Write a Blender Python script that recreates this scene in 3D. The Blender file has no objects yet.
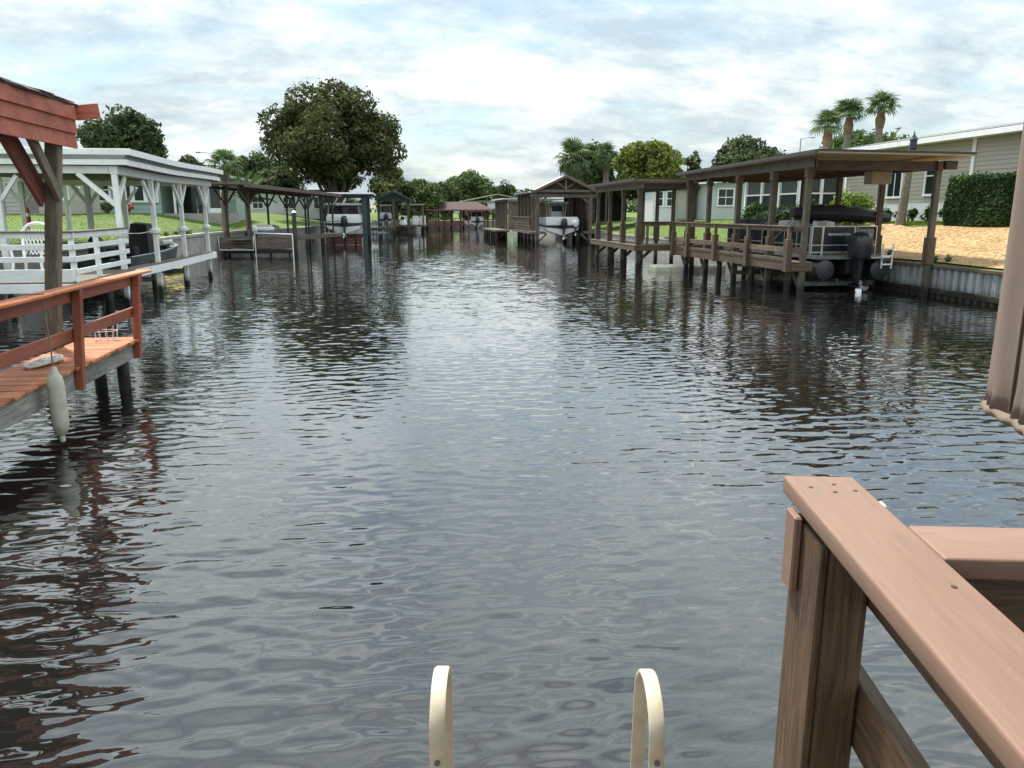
import bpy, bmesh, math, random
import numpy as np
from mathutils import Vector, Matrix, Euler
R = math.radians
random.seed(7)
S = bpy.context.scene
COL = S.collection

# ------------------------------------------------------------------ camera
CAM_H = 2.45
PITCH = math.atan(172 / 770.0)
YAW = R(8.0795)
cd = bpy.data.cameras.new('camera'); cam = bpy.data.objects.new('camera', cd); COL.objects.link(cam)
cam.location = (0, 0, CAM_H)
cam.rotation_euler = (math.pi / 2 - PITCH, 0, -YAW)
cd.sensor_width = 36; cd.lens = 36 * 770 / 1024.0
cd.clip_start = 0.05; cd.clip_end = 3000
S.camera = cam

# ------------------------------------------------------------------ sky + sun + exposure
SUN_EL, SUN_AZ = R(62), R(-24)          # azimuth from +Y towards +X
w = bpy.data.worlds.new('World'); S.world = w; w.use_nodes = True
nt = w.node_tree; N = nt.nodes; L = nt.links
bg = N['Background']; bg.inputs['Strength'].default_value = 0.1
sky = N.new('ShaderNodeTexSky'); sky.sky_type = 'NISHITA'; sky.sun_disc = False
sky.sun_elevation = SUN_EL; sky.sun_rotation = SUN_AZ
sky.air_density = 1.0; sky.dust_density = 0.8; sky.ozone_density = 1.0
tc = N.new('ShaderNodeTexCoord')
sep = N.new('ShaderNodeSeparateXYZ'); L.new(tc.outputs['Generated'], sep.inputs[0])
def wmath(op, a, b=None):
    m = N.new('ShaderNodeMath'); m.operation = op
    for i, v in enumerate((a, b)):
        if v is None: continue
        if isinstance(v, (int, float)): m.inputs[i].default_value = v
        else: L.new(v, m.inputs[i])
    return m.outputs[0]
zz = wmath('ADD', wmath('ABSOLUTE', sep.outputs[2]), 0.30)
cmb = N.new('ShaderNodeCombineXYZ')
L.new(wmath('DIVIDE', sep.outputs[0], zz), cmb.inputs[0]); L.new(wmath('DIVIDE', sep.outputs[1], zz), cmb.inputs[1])
def wnoise(scale, detail, rough, off, stretch=(1, 1, 1), dist=0.0):
    mp = N.new('ShaderNodeMapping'); mp.inputs['Location'].default_value = off; mp.inputs['Scale'].default_value = stretch
    L.new(cmb.outputs[0], mp.inputs[0])
    n = N.new('ShaderNodeTexNoise'); n.inputs['Scale'].default_value = scale; n.inputs['Detail'].default_value = detail
    n.inputs['Roughness'].default_value = rough; n.inputs['Distortion'].default_value = dist
    L.new(mp.outputs[0], n.inputs['Vector']); return n.outputs['Fac']
def wramp(fac, stops):
    r = N.new('ShaderNodeValToRGB'); e = r.color_ramp.elements
    while len(e) < len(stops): e.new(0.5)
    for k, (p, c) in enumerate(stops):
        e[k].position = p; e[k].color = (c, c, c, 1) if isinstance(c, (int, float)) else (*c, 1)
    L.new(fac, r.inputs[0]); return r.outputs[0]
cover = wramp(wnoise(1.9, 12, 0.62, (2.2, 0.4, 0), (0.7, 1.2, 1), 0.2), [(0.38, 0.34), (0.455, 0.78), (0.53, 1.0)])
shade = wramp(wmath('ADD', wmath('MULTIPLY', wnoise(2.4, 12, 0.6, (7.3, 4.2, 2), (0.8, 1.25, 1), 0.15), 0.66), wmath('MULTIPLY', wnoise(8.5, 12, 0.66, (1.3, 2.2, 5), (0.9, 1.15, 1), 0.1), 0.34)), [(0.39, (4.2, 5.2, 5.8)), (0.475, (5.5, 6.4, 6.8)), (0.53, (6.7, 7.4, 7.6)), (0.60, (8.8, 9.1, 9.15))])
mx = N.new('ShaderNodeMixRGB'); L.new(cover, mx.inputs[0])
# colour ramps clamp at 1: build the cloud brightness as a ramp times a constant
for nd in N:
    if nd.type == 'VALTORGB':
        for el in nd.color_ramp.elements:
            if max(el.color[:3]) > 1.01: el.color = tuple(c / 11.0 for c in el.color[:3]) + (1,)
cs = N.new('ShaderNodeVectorMath'); cs.operation = 'SCALE'
# an overcast sky grows brighter from the horizon to the zenith (CIE overcast law, softened)
L.new(wmath('MULTIPLY', wmath('ADD', wmath('MULTIPLY', wmath('ABSOLUTE', sep.outputs[2]), 1.75), 0.80), 8.8), cs.inputs['Scale'])
L.new(shade, cs.inputs[0])
tint = N.new('ShaderNodeMixRGB'); tint.blend_type = 'MULTIPLY'; tint.inputs[0].default_value = 1; tint.inputs[2].default_value = (1.02, 1.05, 0.97, 1); L.new(sky.outputs[0], tint.inputs[1]); L.new(tint.outputs[0], mx.inputs[1]); L.new(cs.outputs[0], mx.inputs[2]); L.new(mx.outputs[0], bg.inputs[0])

sd = bpy.data.lights.new('sun', 'SUN'); sd.energy = 4.0; sd.angle = R(5); sd.color = (1, 0.955, 0.88)
sun = bpy.data.objects.new('sun', sd); COL.objects.link(sun)
tosun = Vector((math.sin(SUN_AZ) * math.cos(SUN_EL), math.cos(SUN_AZ) * math.cos(SUN_EL), math.sin(SUN_EL)))
sun.rotation_euler = tosun.to_track_quat('Z', 'Y').to_euler(); sun.location = tosun * 80
vs = S.view_settings; vs.view_transform = 'Standard'; vs.look = 'None'; vs.gamma = 1; vs.exposure = 0.68
vs.use_curve_mapping = False

# ------------------------------------------------------------------ materials
MATS = {}
def newmat(name):
    m = bpy.data.materials.new(name); m.use_nodes = True; MATS[name] = m
    return m, m.node_tree.nodes, m.node_tree.links, m.node_tree.nodes['Principled BSDF']
def nd(nodes, t, **kw):
    n = nodes.new(t)
    for k, v in kw.items():
        if k in n.inputs: n.inputs[k].default_value = v
        else: setattr(n, k, v)
    return n
def objvec(n, l, scale):
    """object coordinates, shifted per object, scaled"""
    t = n.new('ShaderNodeTexCoord'); oi = n.new('ShaderNodeObjectInfo')
    mu = n.new('ShaderNodeMath'); mu.operation = 'MULTIPLY'; mu.inputs[1].default_value = 37.0; l.new(oi.outputs['Random'], mu.inputs[0])
    a = n.new('ShaderNodeVectorMath'); a.operation = 'ADD'; l.new(t.outputs['Object'], a.inputs[0]); l.new(mu.outputs[0], a.inputs[1])
    mp = n.new('ShaderNodeMapping'); mp.inputs['Scale'].default_value = scale; l.new(a.outputs[0], mp.inputs[0])
    return mp.outputs[0], oi
def ramp(n, l, fac, stops):
    r = n.new('ShaderNodeValToRGB'); e = r.color_ramp.elements
    while len(e) < len(stops): e.new(0.5)
    for k, (p, c) in enumerate(stops): e[k].position = p; e[k].color = (*c, 1)
    l.new(fac, r.inputs[0]); return r.outputs[0]
def mixc(n, l, fac, a, b, mode='MIX'):
    m = n.new('ShaderNodeMixRGB'); m.blend_type = mode
    for i, v in enumerate((fac, a, b)):
        if isinstance(v, (int, float)): m.inputs[i].default_value = v
        elif isinstance(v, tuple): m.inputs[i].default_value = (*v, 1)
        else: l.new(v, m.inputs[i])
    return m.outputs[0]
def bump(n, l, h, s, d, bsdf):
    b = n.new('ShaderNodeBump'); b.inputs['Strength'].default_value = s; b.inputs['Distance'].default_value = d
    l.new(h, b.inputs['Height']); l.new(b.outputs[0], bsdf.inputs['Normal'])
def wood(name, c1, c2, rough=0.75, wet=False, sc=1.0, var=0.35, moss=None, bs=0.5, dk=0.6):
    m, n, l, b = newmat(name)
    v, oi = objvec(n, l, (1.1 * sc, 13 * sc, 13 * sc))
    g = nd(n, 'ShaderNodeTexNoise', Scale=3.0, Detail=7.0, Roughness=0.62, Distortion=0.7); l.new(v, g.inputs['Vector'])
    v2, _ = objvec(n, l, (0.9, 2.2, 2.2))
    g2 = nd(n, 'ShaderNodeTexNoise', Scale=1.6, Detail=4.0, Roughness=0.6); l.new(v2, g2.inputs['Vector'])
    c = ramp(n, l, g.outputs['Fac'], [(0.32, c1), (0.66, c2)])
    dk = ramp(n, l, g2.outputs['Fac'], [(0.28, (dk + .02, dk, dk - .02)), (0.62, (1.06, 1.05, 1.04))])
    c = mixc(n, l, 1.0, c, dk, 'MULTIPLY')
    vr = nd(n, 'ShaderNodeMapRange'); vr.inputs['To Min'].default_value = 1 - var / 2; vr.inputs['To Max'].default_value = 1 + var / 2
    l.new(oi.outputs['Random'], vr.inputs[0])
    vm = n.new('ShaderNodeVectorMath'); vm.operation = 'SCALE'; l.new(c, vm.inputs[0]); l.new(vr.outputs[0], vm.inputs['Scale']); c = vm.outputs[0]
    if moss:
        v3, _ = objvec(n, l, (2.0, 7.0, 7.0)); g3 = nd(n, 'ShaderNodeTexNoise', Scale=3.5, Detail=8.0, Roughness=0.7); l.new(v3, g3.inputs['Vector'])
        mr = ramp(n, l, g3.outputs['Fac'], [(0.56, (0, 0, 0)), (0.66, (0.85, 0.85, 0.85))]); c = mixc(n, l, mr, c, moss)
    if wet:
        ge = n.new('ShaderNodeNewGeometry'); sp = n.new('ShaderNodeSeparateXYZ'); l.new(ge.outputs['Position'], sp.inputs[0])
        ad = n.new('ShaderNodeMath'); ad.operation = 'MULTIPLY_ADD'; ad.inputs[1].default_value = 0.5; l.new(g2.outputs['Fac'], ad.inputs[0]); l.new(sp.outputs[2], ad.inputs[2])
        f = ramp(n, l, ad.outputs[0], [(0.46, (1, 1, 1)), (0.66, (0, 0, 0))]); c = mixc(n, l, f, c, (0.018, 0.016, 0.012))
    l.new(c, b.inputs['Base Color']); b.inputs['Roughness'].default_value = rough
    bump(n, l, g.outputs['Fac'], bs, 0.004, b)
    return m
def plain(name, col, rough=0.5, metal=0.0, dirt=0.12, sc=3.0, bs=0.0, dirtcol=None, spec=0.5, coat=0.0):
    m, n, l, b = newmat(name)
    v, oi = objvec(n, l, (sc, sc, sc))
    g = nd(n, 'ShaderNodeTexNoise', Scale=1.0, Detail=6.0, Roughness=0.65); l.new(v, g.inputs['Vector'])
    lo = tuple(x * (1 - dirt * 1.6) for x in col) if dirtcol is None else dirtcol
    c = ramp(n, l, g.outputs['Fac'], [(0.3, lo), (0.56, col), (0.75, tuple(min(1, x * (1 + dirt * 0.4)) for x in col))])
    l.new(c, b.inputs['Base Color']); b.inputs['Roughness'].default_value = rough; b.inputs['Metallic'].default_value = metal
    b.inputs['Specular IOR Level'].default_value = spec; b.inputs['Coat Weight'].default_value = coat
    rr = nd(n, 'ShaderNodeMapRange'); rr.inputs['To Min'].default_value = max(0.02, rough - 0.12); rr.inputs['To Max'].default_value = min(1, rough + 0.15)
    l.new(g.outputs['Fac'], rr.inputs[0]); l.new(rr.outputs[0], b.inputs['Roughness'])
    if bs: bump(n, l, g.outputs['Fac'], bs, 0.01, b)
    return m
def leafmat(name, c1, c2, c3, trans=0.25):
    m, n, l, b = newmat(name)
    at = n.new('ShaderNodeAttribute'); at.attribute_name = 'rnd'
    t = n.new('ShaderNodeTexCoord'); g = nd(n, 'ShaderNodeTexNoise', Scale=0.55, Detail=3.0); l.new(t.outputs['Object'], g.inputs['Vector'])
    ad = n.new('ShaderNodeMath'); ad.operation = 'MULTIPLY_ADD'; ad.inputs[1].default_value = 0.34; l.new(at.outputs['Fac'], ad.inputs[0])
    su = n.new('ShaderNodeMath'); su.operation = 'MULTIPLY_ADD'; su.inputs[1].default_value = 1.3; su.inputs[2].default_value = -0.33
    l.new(g.outputs['Fac'], su.inputs[0]); l.new(su.outputs[0], ad.inputs[2])
    c = ramp(n, l, ad.outputs[0], [(0.12, c1), (0.5, c2), (0.92, c3)])
    l.new(c, b.inputs['Base Color']); b.inputs['Roughness'].default_value = 0.7; b.inputs['Specular IOR Level'].default_value = 0.12
    tr = n.new('ShaderNodeBsdfTranslucent'); l.new(c, tr.inputs[0])
    ms = n.new('ShaderNodeMixShader'); ms.inputs[0].default_value = trans
    l.new(b.outputs[0], ms.inputs[1]); l.new(tr.outputs[0], ms.inputs[2])
    l.new(ms.outputs[0], n['Material Output'].inputs[0]); return m

wood('weathered_wood', (0.066, 0.056, 0.038), (0.155, 0.132, 0.092), wet=True)
wood('grey_wood', (0.1, 0.085, 0.06), (0.235, 0.205, 0.155), wet=True)
wood('rim_wood', (0.17, 0.165, 0.15), (0.40, 0.385, 0.35), wet=True, var=0.15)
wood('brown_wood', (0.06, 0.039, 0.023), (0.135, 0.09, 0.055), wet=True)
wood('panel_wood', (0.17, 0.125, 0.098), (0.30, 0.235, 0.19))
wood('dark_brown_wood', (0.05, 0.032, 0.02), (0.12, 0.078, 0.05))
wood('tan_wood', (0.085, 0.062, 0.038), (0.185, 0.138, 0.088), wet=True)
wood('dark_wood', (0.034, 0.026, 0.019), (0.085, 0.066, 0.048), wet=True)
wood('plum_wood', (0.078, 0.058, 0.046), (0.165, 0.128, 0.102), wet=True)
wood('red_wood', (0.24, 0.062, 0.034), (0.36, 0.105, 0.06), rough=0.6, wet=True, var=0.2, moss=(0.20, 0.09, 0.06))
wood('red_deck_wood', (0.39, 0.118, 0.042), (0.58, 0.212, 0.092), rough=0.7, var=0.42, moss=(0.40, 0.24, 0.17))
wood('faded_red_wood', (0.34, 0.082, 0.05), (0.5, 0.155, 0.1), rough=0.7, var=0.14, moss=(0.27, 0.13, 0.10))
wood('newel_wood', (0.05, 0.027, 0.013), (0.17, 0.102, 0.054), rough=0.6, wet=True, sc=1.8, var=0.1, bs=0.35)
wood('pile_wood', (0.049, 0.043, 0.035), (0.119, 0.105, 0.084), wet=True)
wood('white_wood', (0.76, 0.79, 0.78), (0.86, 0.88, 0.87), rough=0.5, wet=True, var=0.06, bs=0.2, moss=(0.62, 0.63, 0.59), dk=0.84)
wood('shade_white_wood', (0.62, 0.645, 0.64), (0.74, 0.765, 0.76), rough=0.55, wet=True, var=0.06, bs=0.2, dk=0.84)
wood('sleeve_wood', (0.065, 0.043, 0.027), (0.145, 0.099, 0.062), wet=True)
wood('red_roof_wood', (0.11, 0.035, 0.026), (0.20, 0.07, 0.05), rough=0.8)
wood('composite', (0.235, 0.142, 0.102), (0.275, 0.17, 0.124), rough=0.58, sc=2.2, var=0.04, bs=0.12, moss=(0.205, 0.14, 0.108), dk=0.86)
plain('canvas', (0.20, 0.148, 0.115), rough=0.85, dirt=0.07, sc=6, bs=0.06)
plain('cream_metal', (0.66, 0.585, 0.45), rough=0.38, dirt=0.10, sc=9, dirtcol=(0.52, 0.42, 0.29))
plain('shaded_frieze', (0.30, 0.31, 0.31), rough=0.6)  # grey puts the shade of the recess between the white fascias into the colour
plain('screw', (0.12, 0.09, 0.07), rough=0.5, metal=0.6)
plain('fender_vinyl', (0.52, 0.52, 0.42), rough=0.5, dirt=0.2, sc=7)
plain('rope', (0.22, 0.18, 0.14), rough=0.9)
plain('white_rope', (0.62, 0.60, 0.55), rough=0.9)
plain('white_paint', (0.84, 0.86, 0.86), rough=0.45, dirt=0.08)
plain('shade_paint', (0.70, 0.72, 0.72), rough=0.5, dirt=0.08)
plain('white_plastic', (0.80, 0.81, 0.80), rough=0.35, dirt=0.05)
plain('pale_trim', (0.72, 0.74, 0.73), rough=0.5, dirt=0.08)
plain('aluminium', (0.62, 0.63, 0.64), rough=0.32, metal=0.75, dirt=0.15)
plain('dull_aluminium', (0.20, 0.205, 0.21), rough=0.5, metal=0.5, dirt=0.2)
plain('tube_metal', (0.06, 0.062, 0.065), rough=0.45, metal=0.4, dirt=0.3)
plain('black_vinyl', (0.018, 0.018, 0.02), rough=0.6, dirt=0.3, bs=0.15, sc=5)
plain('black_paint', (0.022, 0.024, 0.026), rough=0.28, dirt=0.2)
plain('motor_grey', (0.026, 0.03, 0.035), rough=0.3, dirt=0.2, coat=0.1)
plain('navy_panel', (0.012, 0.014, 0.022), rough=0.25, dirt=0.1)
plain('boat_white', (0.74, 0.75, 0.74), rough=0.25, dirt=0.06, coat=0.3)
plain('boat_green', (0.035, 0.062, 0.05), rough=0.4, dirt=0.2)
plain('boat_floor', (0.35, 0.33, 0.30), rough=0.6)
plain('seat_vinyl', (0.42, 0.41, 0.39), rough=0.5)
plain('dark_teal', (0.03, 0.055, 0.055), rough=0.4)
plain('red_barrier', (0.20, 0.075, 0.055), rough=0.7, dirt=0.35)
plain('mint_siding', (0.34, 0.44, 0.41), rough=0.6, dirt=0.05)
plain('pale_siding', (0.47, 0.51, 0.49), rough=0.6, dirt=0.05)
plain('tan_siding', (0.40, 0.365, 0.30), rough=0.55, dirt=0.04)
plain('stone_siding', (0.42, 0.40, 0.35), rough=0.65, dirt=0.08)
plain('white_siding', (0.66, 0.67, 0.66), rough=0.55, dirt=0.06)
plain('skirting', (0.60, 0.63, 0.63), rough=0.6, dirt=0.06)
plain('taupe_door', (0.20, 0.175, 0.16), rough=0.5)
plain('roof_grey', (0.16, 0.16, 0.155), rough=0.85, dirt=0.2, bs=0.3, sc=6)
plain('roof_dark', (0.05, 0.05, 0.048), rough=0.85, dirt=0.25, bs=0.3, sc=6)
plain('roof_white', (0.66, 0.68, 0.68), rough=0.5, dirt=0.12)
plain('roof_red', (0.055, 0.021, 0.017), rough=0.8, dirt=0.25, sc=1.2)
plain('roof_tan', (0.42, 0.38, 0.32), rough=0.8, dirt=0.2)
plain('plywood', (0.40, 0.31, 0.20), rough=0.75, dirt=0.12, sc=2)
plain('concrete', (0.36, 0.345, 0.31), rough=0.85, dirt=0.22, sc=2.0, bs=0.3)
plain('lamp_grey', (0.30, 0.31, 0.32), rough=0.5, metal=0.3)
plain('screen_mesh', (0.06, 0.065, 0.065), rough=0.7)
plain('dark_room', (0.022, 0.022, 0.022), rough=0.9)
plain('extinguisher_red', (0.45, 0.03, 0.025), rough=0.35)
plain('flower_red', (0.42, 0.10, 0.08), rough=0.7)
plain('terracotta', (0.26, 0.11, 0.065), rough=0.8)
plain('float_cream', (0.78, 0.74, 0.60), rough=0.55, dirt=0.15)
plain('tan_plastic', (0.42, 0.33, 0.24), rough=0.5)
plain('yellow_plastic', (0.62, 0.50, 0.10), rough=0.45)
plain('bark', (0.10, 0.08, 0.06), rough=0.9, dirt=0.35, sc=4, bs=0.6)
plain('palm_bark', (0.20, 0.165, 0.13), rough=0.9, dirt=0.35, sc=7, bs=0.7)
plain('palm_boots', (0.21, 0.12, 0.07), rough=0.9, dirt=0.4, sc=8, bs=0.7)
leafmat('oak_leaf', (0.028, 0.038, 0.014), (0.07, 0.088, 0.032), (0.16, 0.17, 0.062))
leafmat('dark_leaf', (0.030, 0.043, 0.019), (0.070, 0.094, 0.041), (0.155, 0.183, 0.078))
leafmat('mid_leaf', (0.039, 0.068, 0.026), (0.091, 0.137, 0.052), (0.182, 0.225, 0.085))
leafmat('bright_leaf', (0.05, 0.075, 0.014), (0.12, 0.155, 0.03), (0.23, 0.26, 0.055), 0.3)
leafmat('hedge_leaf', (0.018, 0.039, 0.015), (0.036, 0.075, 0.024), (0.090, 0.150, 0.045))
leafmat('shrub_leaf', (0.06, 0.11, 0.02), (0.16, 0.24, 0.045), (0.34, 0.40, 0.09), 0.3)
leafmat('palm_leaf', (0.055, 0.091, 0.036), (0.118, 0.173, 0.073), (0.273, 0.328, 0.146), 0.2)
leafmat('grass_blade', (0.045, 0.09, 0.007), (0.095, 0.155, 0.011), (0.15, 0.205, 0.022), 0.25)

m, n, l, b = newmat('glass'); b.inputs['Base Color'].default_value = (0.02, 0.025, 0.028, 1); b.inputs['Roughness'].default_value = 0.08; b.inputs['Specular IOR Level'].default_value = 0.6
def posvec(n, l, sc):
    g = n.new('ShaderNodeNewGeometry'); mp = n.new('ShaderNodeMapping'); mp.inputs['Scale'].default_value = sc
    l.new(g.outputs['Position'], mp.inputs[0]); return mp.outputs[0]
# grass
m, n, l, b = newmat('grass')
g1 = nd(n, 'ShaderNodeTexNoise', Scale=0.35, Detail=5.0, Roughness=0.6); l.new(posvec(n, l, (1, 1, 1)), g1.inputs['Vector'])
g2 = nd(n, 'ShaderNodeTexNoise', Scale=9.0, Detail=4.0, Roughness=0.7); l.new(posvec(n, l, (1, 1, 1)), g2.inputs['Vector'])
c = ramp(n, l, g2.outputs['Fac'], [(0.3, (0.045, 0.09, 0.007)), (0.55, (0.09, 0.15, 0.010)), (0.75, (0.145, 0.20, 0.02))])
c2 = ramp(n, l, g1.outputs['Fac'], [(0.3, (0.66, 0.72, 0.62)), (0.52, (1, 1, 1)), (0.7, (1.22, 1.02, 0.9))])
l.new(mixc(n, l, 1.0, c, c2, 'MULTIPLY'), b.inputs['Base Color']); b.inputs['Roughness'].default_value = 0.85; bump(n, l, g2.outputs['Fac'], 0.8, 0.05, b)
# gravel
m, n, l, b = newmat('gravel')
vo = nd(n, 'ShaderNodeTexVoronoi', Scale=14.0); l.new(posvec(n, l, (1, 1, 1)), vo.inputs['Vector'])
g1 = nd(n, 'ShaderNodeTexNoise', Scale=0.8, Detail=6.0, Roughness=0.65); l.new(posvec(n, l, (1, 1, 1)), g1.inputs['Vector'])
sp = n.new('ShaderNodeSeparateColor'); l.new(vo.outputs['Color'], sp.inputs[0])
c = ramp(n, l, sp.outputs[0], [(0.0, (0.16, 0.095, 0.035)), (0.4, (0.32, 0.20, 0.08)), (0.75, (0.42, 0.275, 0.12)), (1.0, (0.52, 0.38, 0.20))])
c2 = ramp(n, l, g1.outputs['Fac'], [(0.3, (0.8, 0.76, 0.7)), (0.6, (1, 1, 1))])
l.new(mixc(n, l, 1.0, c, c2, 'MULTIPLY'), b.inputs['Base Color']); b.inputs['Roughness'].default_value = 0.9; bump(n, l, vo.outputs['Distance'], 0.5, 0.02, b)
# sheet pile (grey, streaked, wet foot)
m, n, l, b = newmat('sheet_pile')
g1 = nd(n, 'ShaderNodeTexNoise', Scale=1.0, Detail=6.0, Roughness=0.65); l.new(posvec(n, l, (6, 6, 0.9)), g1.inputs['Vector'])
sp = n.new('ShaderNodeSeparateXYZ'); l.new(posvec(n, l, (1, 1, 1)), sp.inputs[0])
c = ramp(n, l, g1.outputs['Fac'], [(0.3, (0.13, 0.135, 0.13)), (0.5, (0.30, 0.315, 0.315)), (0.7, (0.42, 0.44, 0.44))])
ad = n.new('ShaderNodeMath'); ad.operation = 'MULTIPLY_ADD'; ad.inputs[1].default_value = 0.5; l.new(g1.outputs['Fac'], ad.inputs[0]); l.new(sp.outputs[2], ad.inputs[2])
f = ramp(n, l, ad.outputs[0], [(0.36, (1, 1, 1)), (0.66, (0, 0, 0))])
l.new(mixc(n, l, f, c, (0.045, 0.045, 0.03)), b.inputs['Base Color']); b.inputs['Roughness'].default_value = 0.7
# water
m, n, l, b = newmat('water')
b.inputs['Base Color'].default_value = (0.0095, 0.0095, 0.0085, 1); b.inputs['Roughness'].default_value = 0.03; b.inputs['IOR'].default_value = 1.68; b.inputs['Coat Weight'].default_value = 0.75; b.inputs['Coat Roughness'].default_value = 0.03; b.inputs['Coat IOR'].default_value = 1.45
ge = n.new('ShaderNodeNewGeometry'); sp = n.new('ShaderNodeSeparateXYZ'); l.new(ge.outputs['Position'], sp.inputs[0])
def slope(sc, scale, ax, ay, detail=2.0):
    t = nd(n, 'ShaderNodeTexNoise', Scale=scale, Detail=detail, Roughness=0.5); l.new(posvec(n, l, sc), t.inputs['Vector'])
    s = n.new('ShaderNodeVectorMath'); s.operation = 'SUBTRACT'; l.new(t.outputs['Color'], s.inputs[0]); s.inputs[1].default_value = (0.5, 0.5, 0.5)
    k = n.new('ShaderNodeVectorMath'); k.operation = 'MULTIPLY'; l.new(s.outputs[0], k.inputs[0]); k.inputs[1].default_value = (ax, ay, 0); return k.outputs[0]
mr = n.new('ShaderNodeMapRange'); mr.interpolation_type = 'SMOOTHSTEP'; mr.inputs['From Min'].default_value = 9; mr.inputs['From Max'].default_value = 26
l.new(sp.outputs[1], mr.inputs[0])
far = slope((1.0, 2.4, 1), 2.2, 0.14, 0.29, 3.0)
patch = nd(n, 'ShaderNodeTexNoise', Scale=0.09, Detail=2.0); l.new(posvec(n, l, (1, 0.5, 1)), patch.inputs['Vector'])
pm = nd(n, 'ShaderNodeMapRange'); pm.inputs['From Min'].default_value = 0.35; pm.inputs['From Max'].default_value = 0.65; pm.inputs['To Min'].default_value = 0.55; pm.inputs['To Max'].default_value = 1.2
l.new(patch.outputs['Fac'], pm.inputs[0])
mm = n.new('ShaderNodeMath'); mm.operation = 'MULTIPLY'; l.new(mr.outputs[0], mm.inputs[0]); l.new(pm.outputs[0], mm.inputs[1])
calm = n.new('ShaderNodeMapRange'); calm.interpolation_type = 'SMOOTHSTEP'; calm.inputs['From Min'].default_value = 24; calm.inputs['From Max'].default_value = 62; calm.inputs['To Min'].default_value = 1.0; calm.inputs['To Max'].default_value = 0.30
l.new(sp.outputs[1], calm.inputs[0])          # the closed end of the canal lies calmer
mc = n.new('ShaderNodeMath'); mc.operation = 'MULTIPLY'; l.new(mm.outputs[0], mc.inputs[0]); l.new(calm.outputs[0], mc.inputs[1])
fs = n.new('ShaderNodeVectorMath'); fs.operation = 'SCALE'; l.new(far, fs.inputs[0]); l.new(mc.outputs[0], fs.inputs['Scale'])
near0 = slope((1.0, 2.3, 1), 6.0, 0.07, 0.16, 2.5)
ns = n.new('ShaderNodeVectorMath'); ns.operation = 'SCALE'; l.new(near0, ns.inputs[0]); l.new(calm.outputs[0], ns.inputs['Scale']); near = ns.outputs[0]
a1 = n.new('ShaderNodeVectorMath'); a1.operation = 'ADD'; l.new(fs.outputs[0], a1.inputs[0]); l.new(near, a1.inputs[1])
a2 = n.new('ShaderNodeVectorMath'); a2.operation = 'ADD'; l.new(a1.outputs[0], a2.inputs[0]); l.new(ge.outputs['Normal'], a2.inputs[1])
no = n.new('ShaderNodeVectorMath'); no.operation = 'NORMALIZE'; l.new(a2.outputs[0], no.inputs[0]); l.new(no.outputs[0], b.inputs['Normal']); l.new(no.outputs[0], b.inputs['Coat Normal'])

# ------------------------------------------------------------------ mesh helpers
class MB:
    def __init__(s): s.v = []; s.f = []
    def add(s, vs, fs):
        o = len(s.v); s.v += [tuple(p) for p in vs]; s.f += [tuple(i + o for i in q) for q in fs]; return s
    def box(s, x0, x1, y0, y1, z0, z1):
        return s.add([(x, y, z) for x in (x0, x1) for y in (y0, y1) for z in (z0, z1)],
                     [(0, 1, 3, 2), (4, 6, 7, 5), (0, 4, 5, 1), (2, 3, 7, 6), (0, 2, 6, 4), (1, 5, 7, 3)])
    def prism(s, poly, y0, y1):          # poly in x,z extruded along y
        k = len(poly)
        return s.add([(x, y0, z) for x, z in poly] + [(x, y1, z) for x, z in poly],
                     [tuple(range(k)), tuple(range(2 * k - 1, k - 1, -1))] + [(i, i + k, (i + 1) % k + k, (i + 1) % k) for i in range(k)])
    def tube(s, pts, r, k=8, caps=True):
        pts = [Vector(p) for p in pts]; rr = r if isinstance(r, (list, tuple)) else [r] * len(pts)
        ring = []; up = None
        for i, p in enumerate(pts):
            d = (pts[min(i + 1, len(pts) - 1)] - pts[max(i - 1, 0)]).normalized()
            if up is None: up = Vector((0, 0, 1)) if abs(d.z) < 0.9 else Vector((1, 0, 0))
            a = d.cross(up).normalized(); bb = a.cross(d).normalized(); up = bb
            ring.append([p + (a * math.cos(2 * math.pi * j / k) + bb * math.sin(2 * math.pi * j / k)) * rr[i] for j in range(k)])
        vs = [q for r_ in ring for q in r_]
        fs = [(i * k + j, i * k + (j + 1) % k, (i + 1) * k + (j + 1) % k, (i + 1) * k + j) for i in range(len(pts) - 1) for j in range(k)]
        if caps: fs += [tuple(range(k - 1, -1, -1)), tuple(range((len(pts) - 1) * k, len(pts) * k))]
        return s.add(vs, fs)
    def loft(s, rings, closed=True, caps=True):
        k = len(rings[0]); vs = [p for r_ in rings for p in r_]; fs = []
        for i in range(len(rings) - 1):
            for j in range(k if closed else k - 1):
                fs.append((i * k + j, i * k + (j + 1) % k, (i + 1) * k + (j + 1) % k, (i + 1) * k + j))
        if caps: fs += [tuple(range(k - 1, -1, -1)), tuple(range((len(rings) - 1) * k, len(rings) * k))]
        return s.add(vs, fs)
    def mesh(s, name, smooth=False, recalc=True):
        me = bpy.data.meshes.new(name); me.from_pydata(s.v, [], s.f)
        if recalc:
            bm = bmesh.new(); bm.from_mesh(me); bmesh.ops.recalc_face_normals(bm, faces=bm.faces); bm.to_mesh(me); bm.free()
        if smooth:
            me.polygons.foreach_set('use_smooth', [True] * len(me.polygons))
            if smooth != 'all': me.set_sharp_from_angle(angle=R(38))
        return me
CACHE = {}
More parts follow.
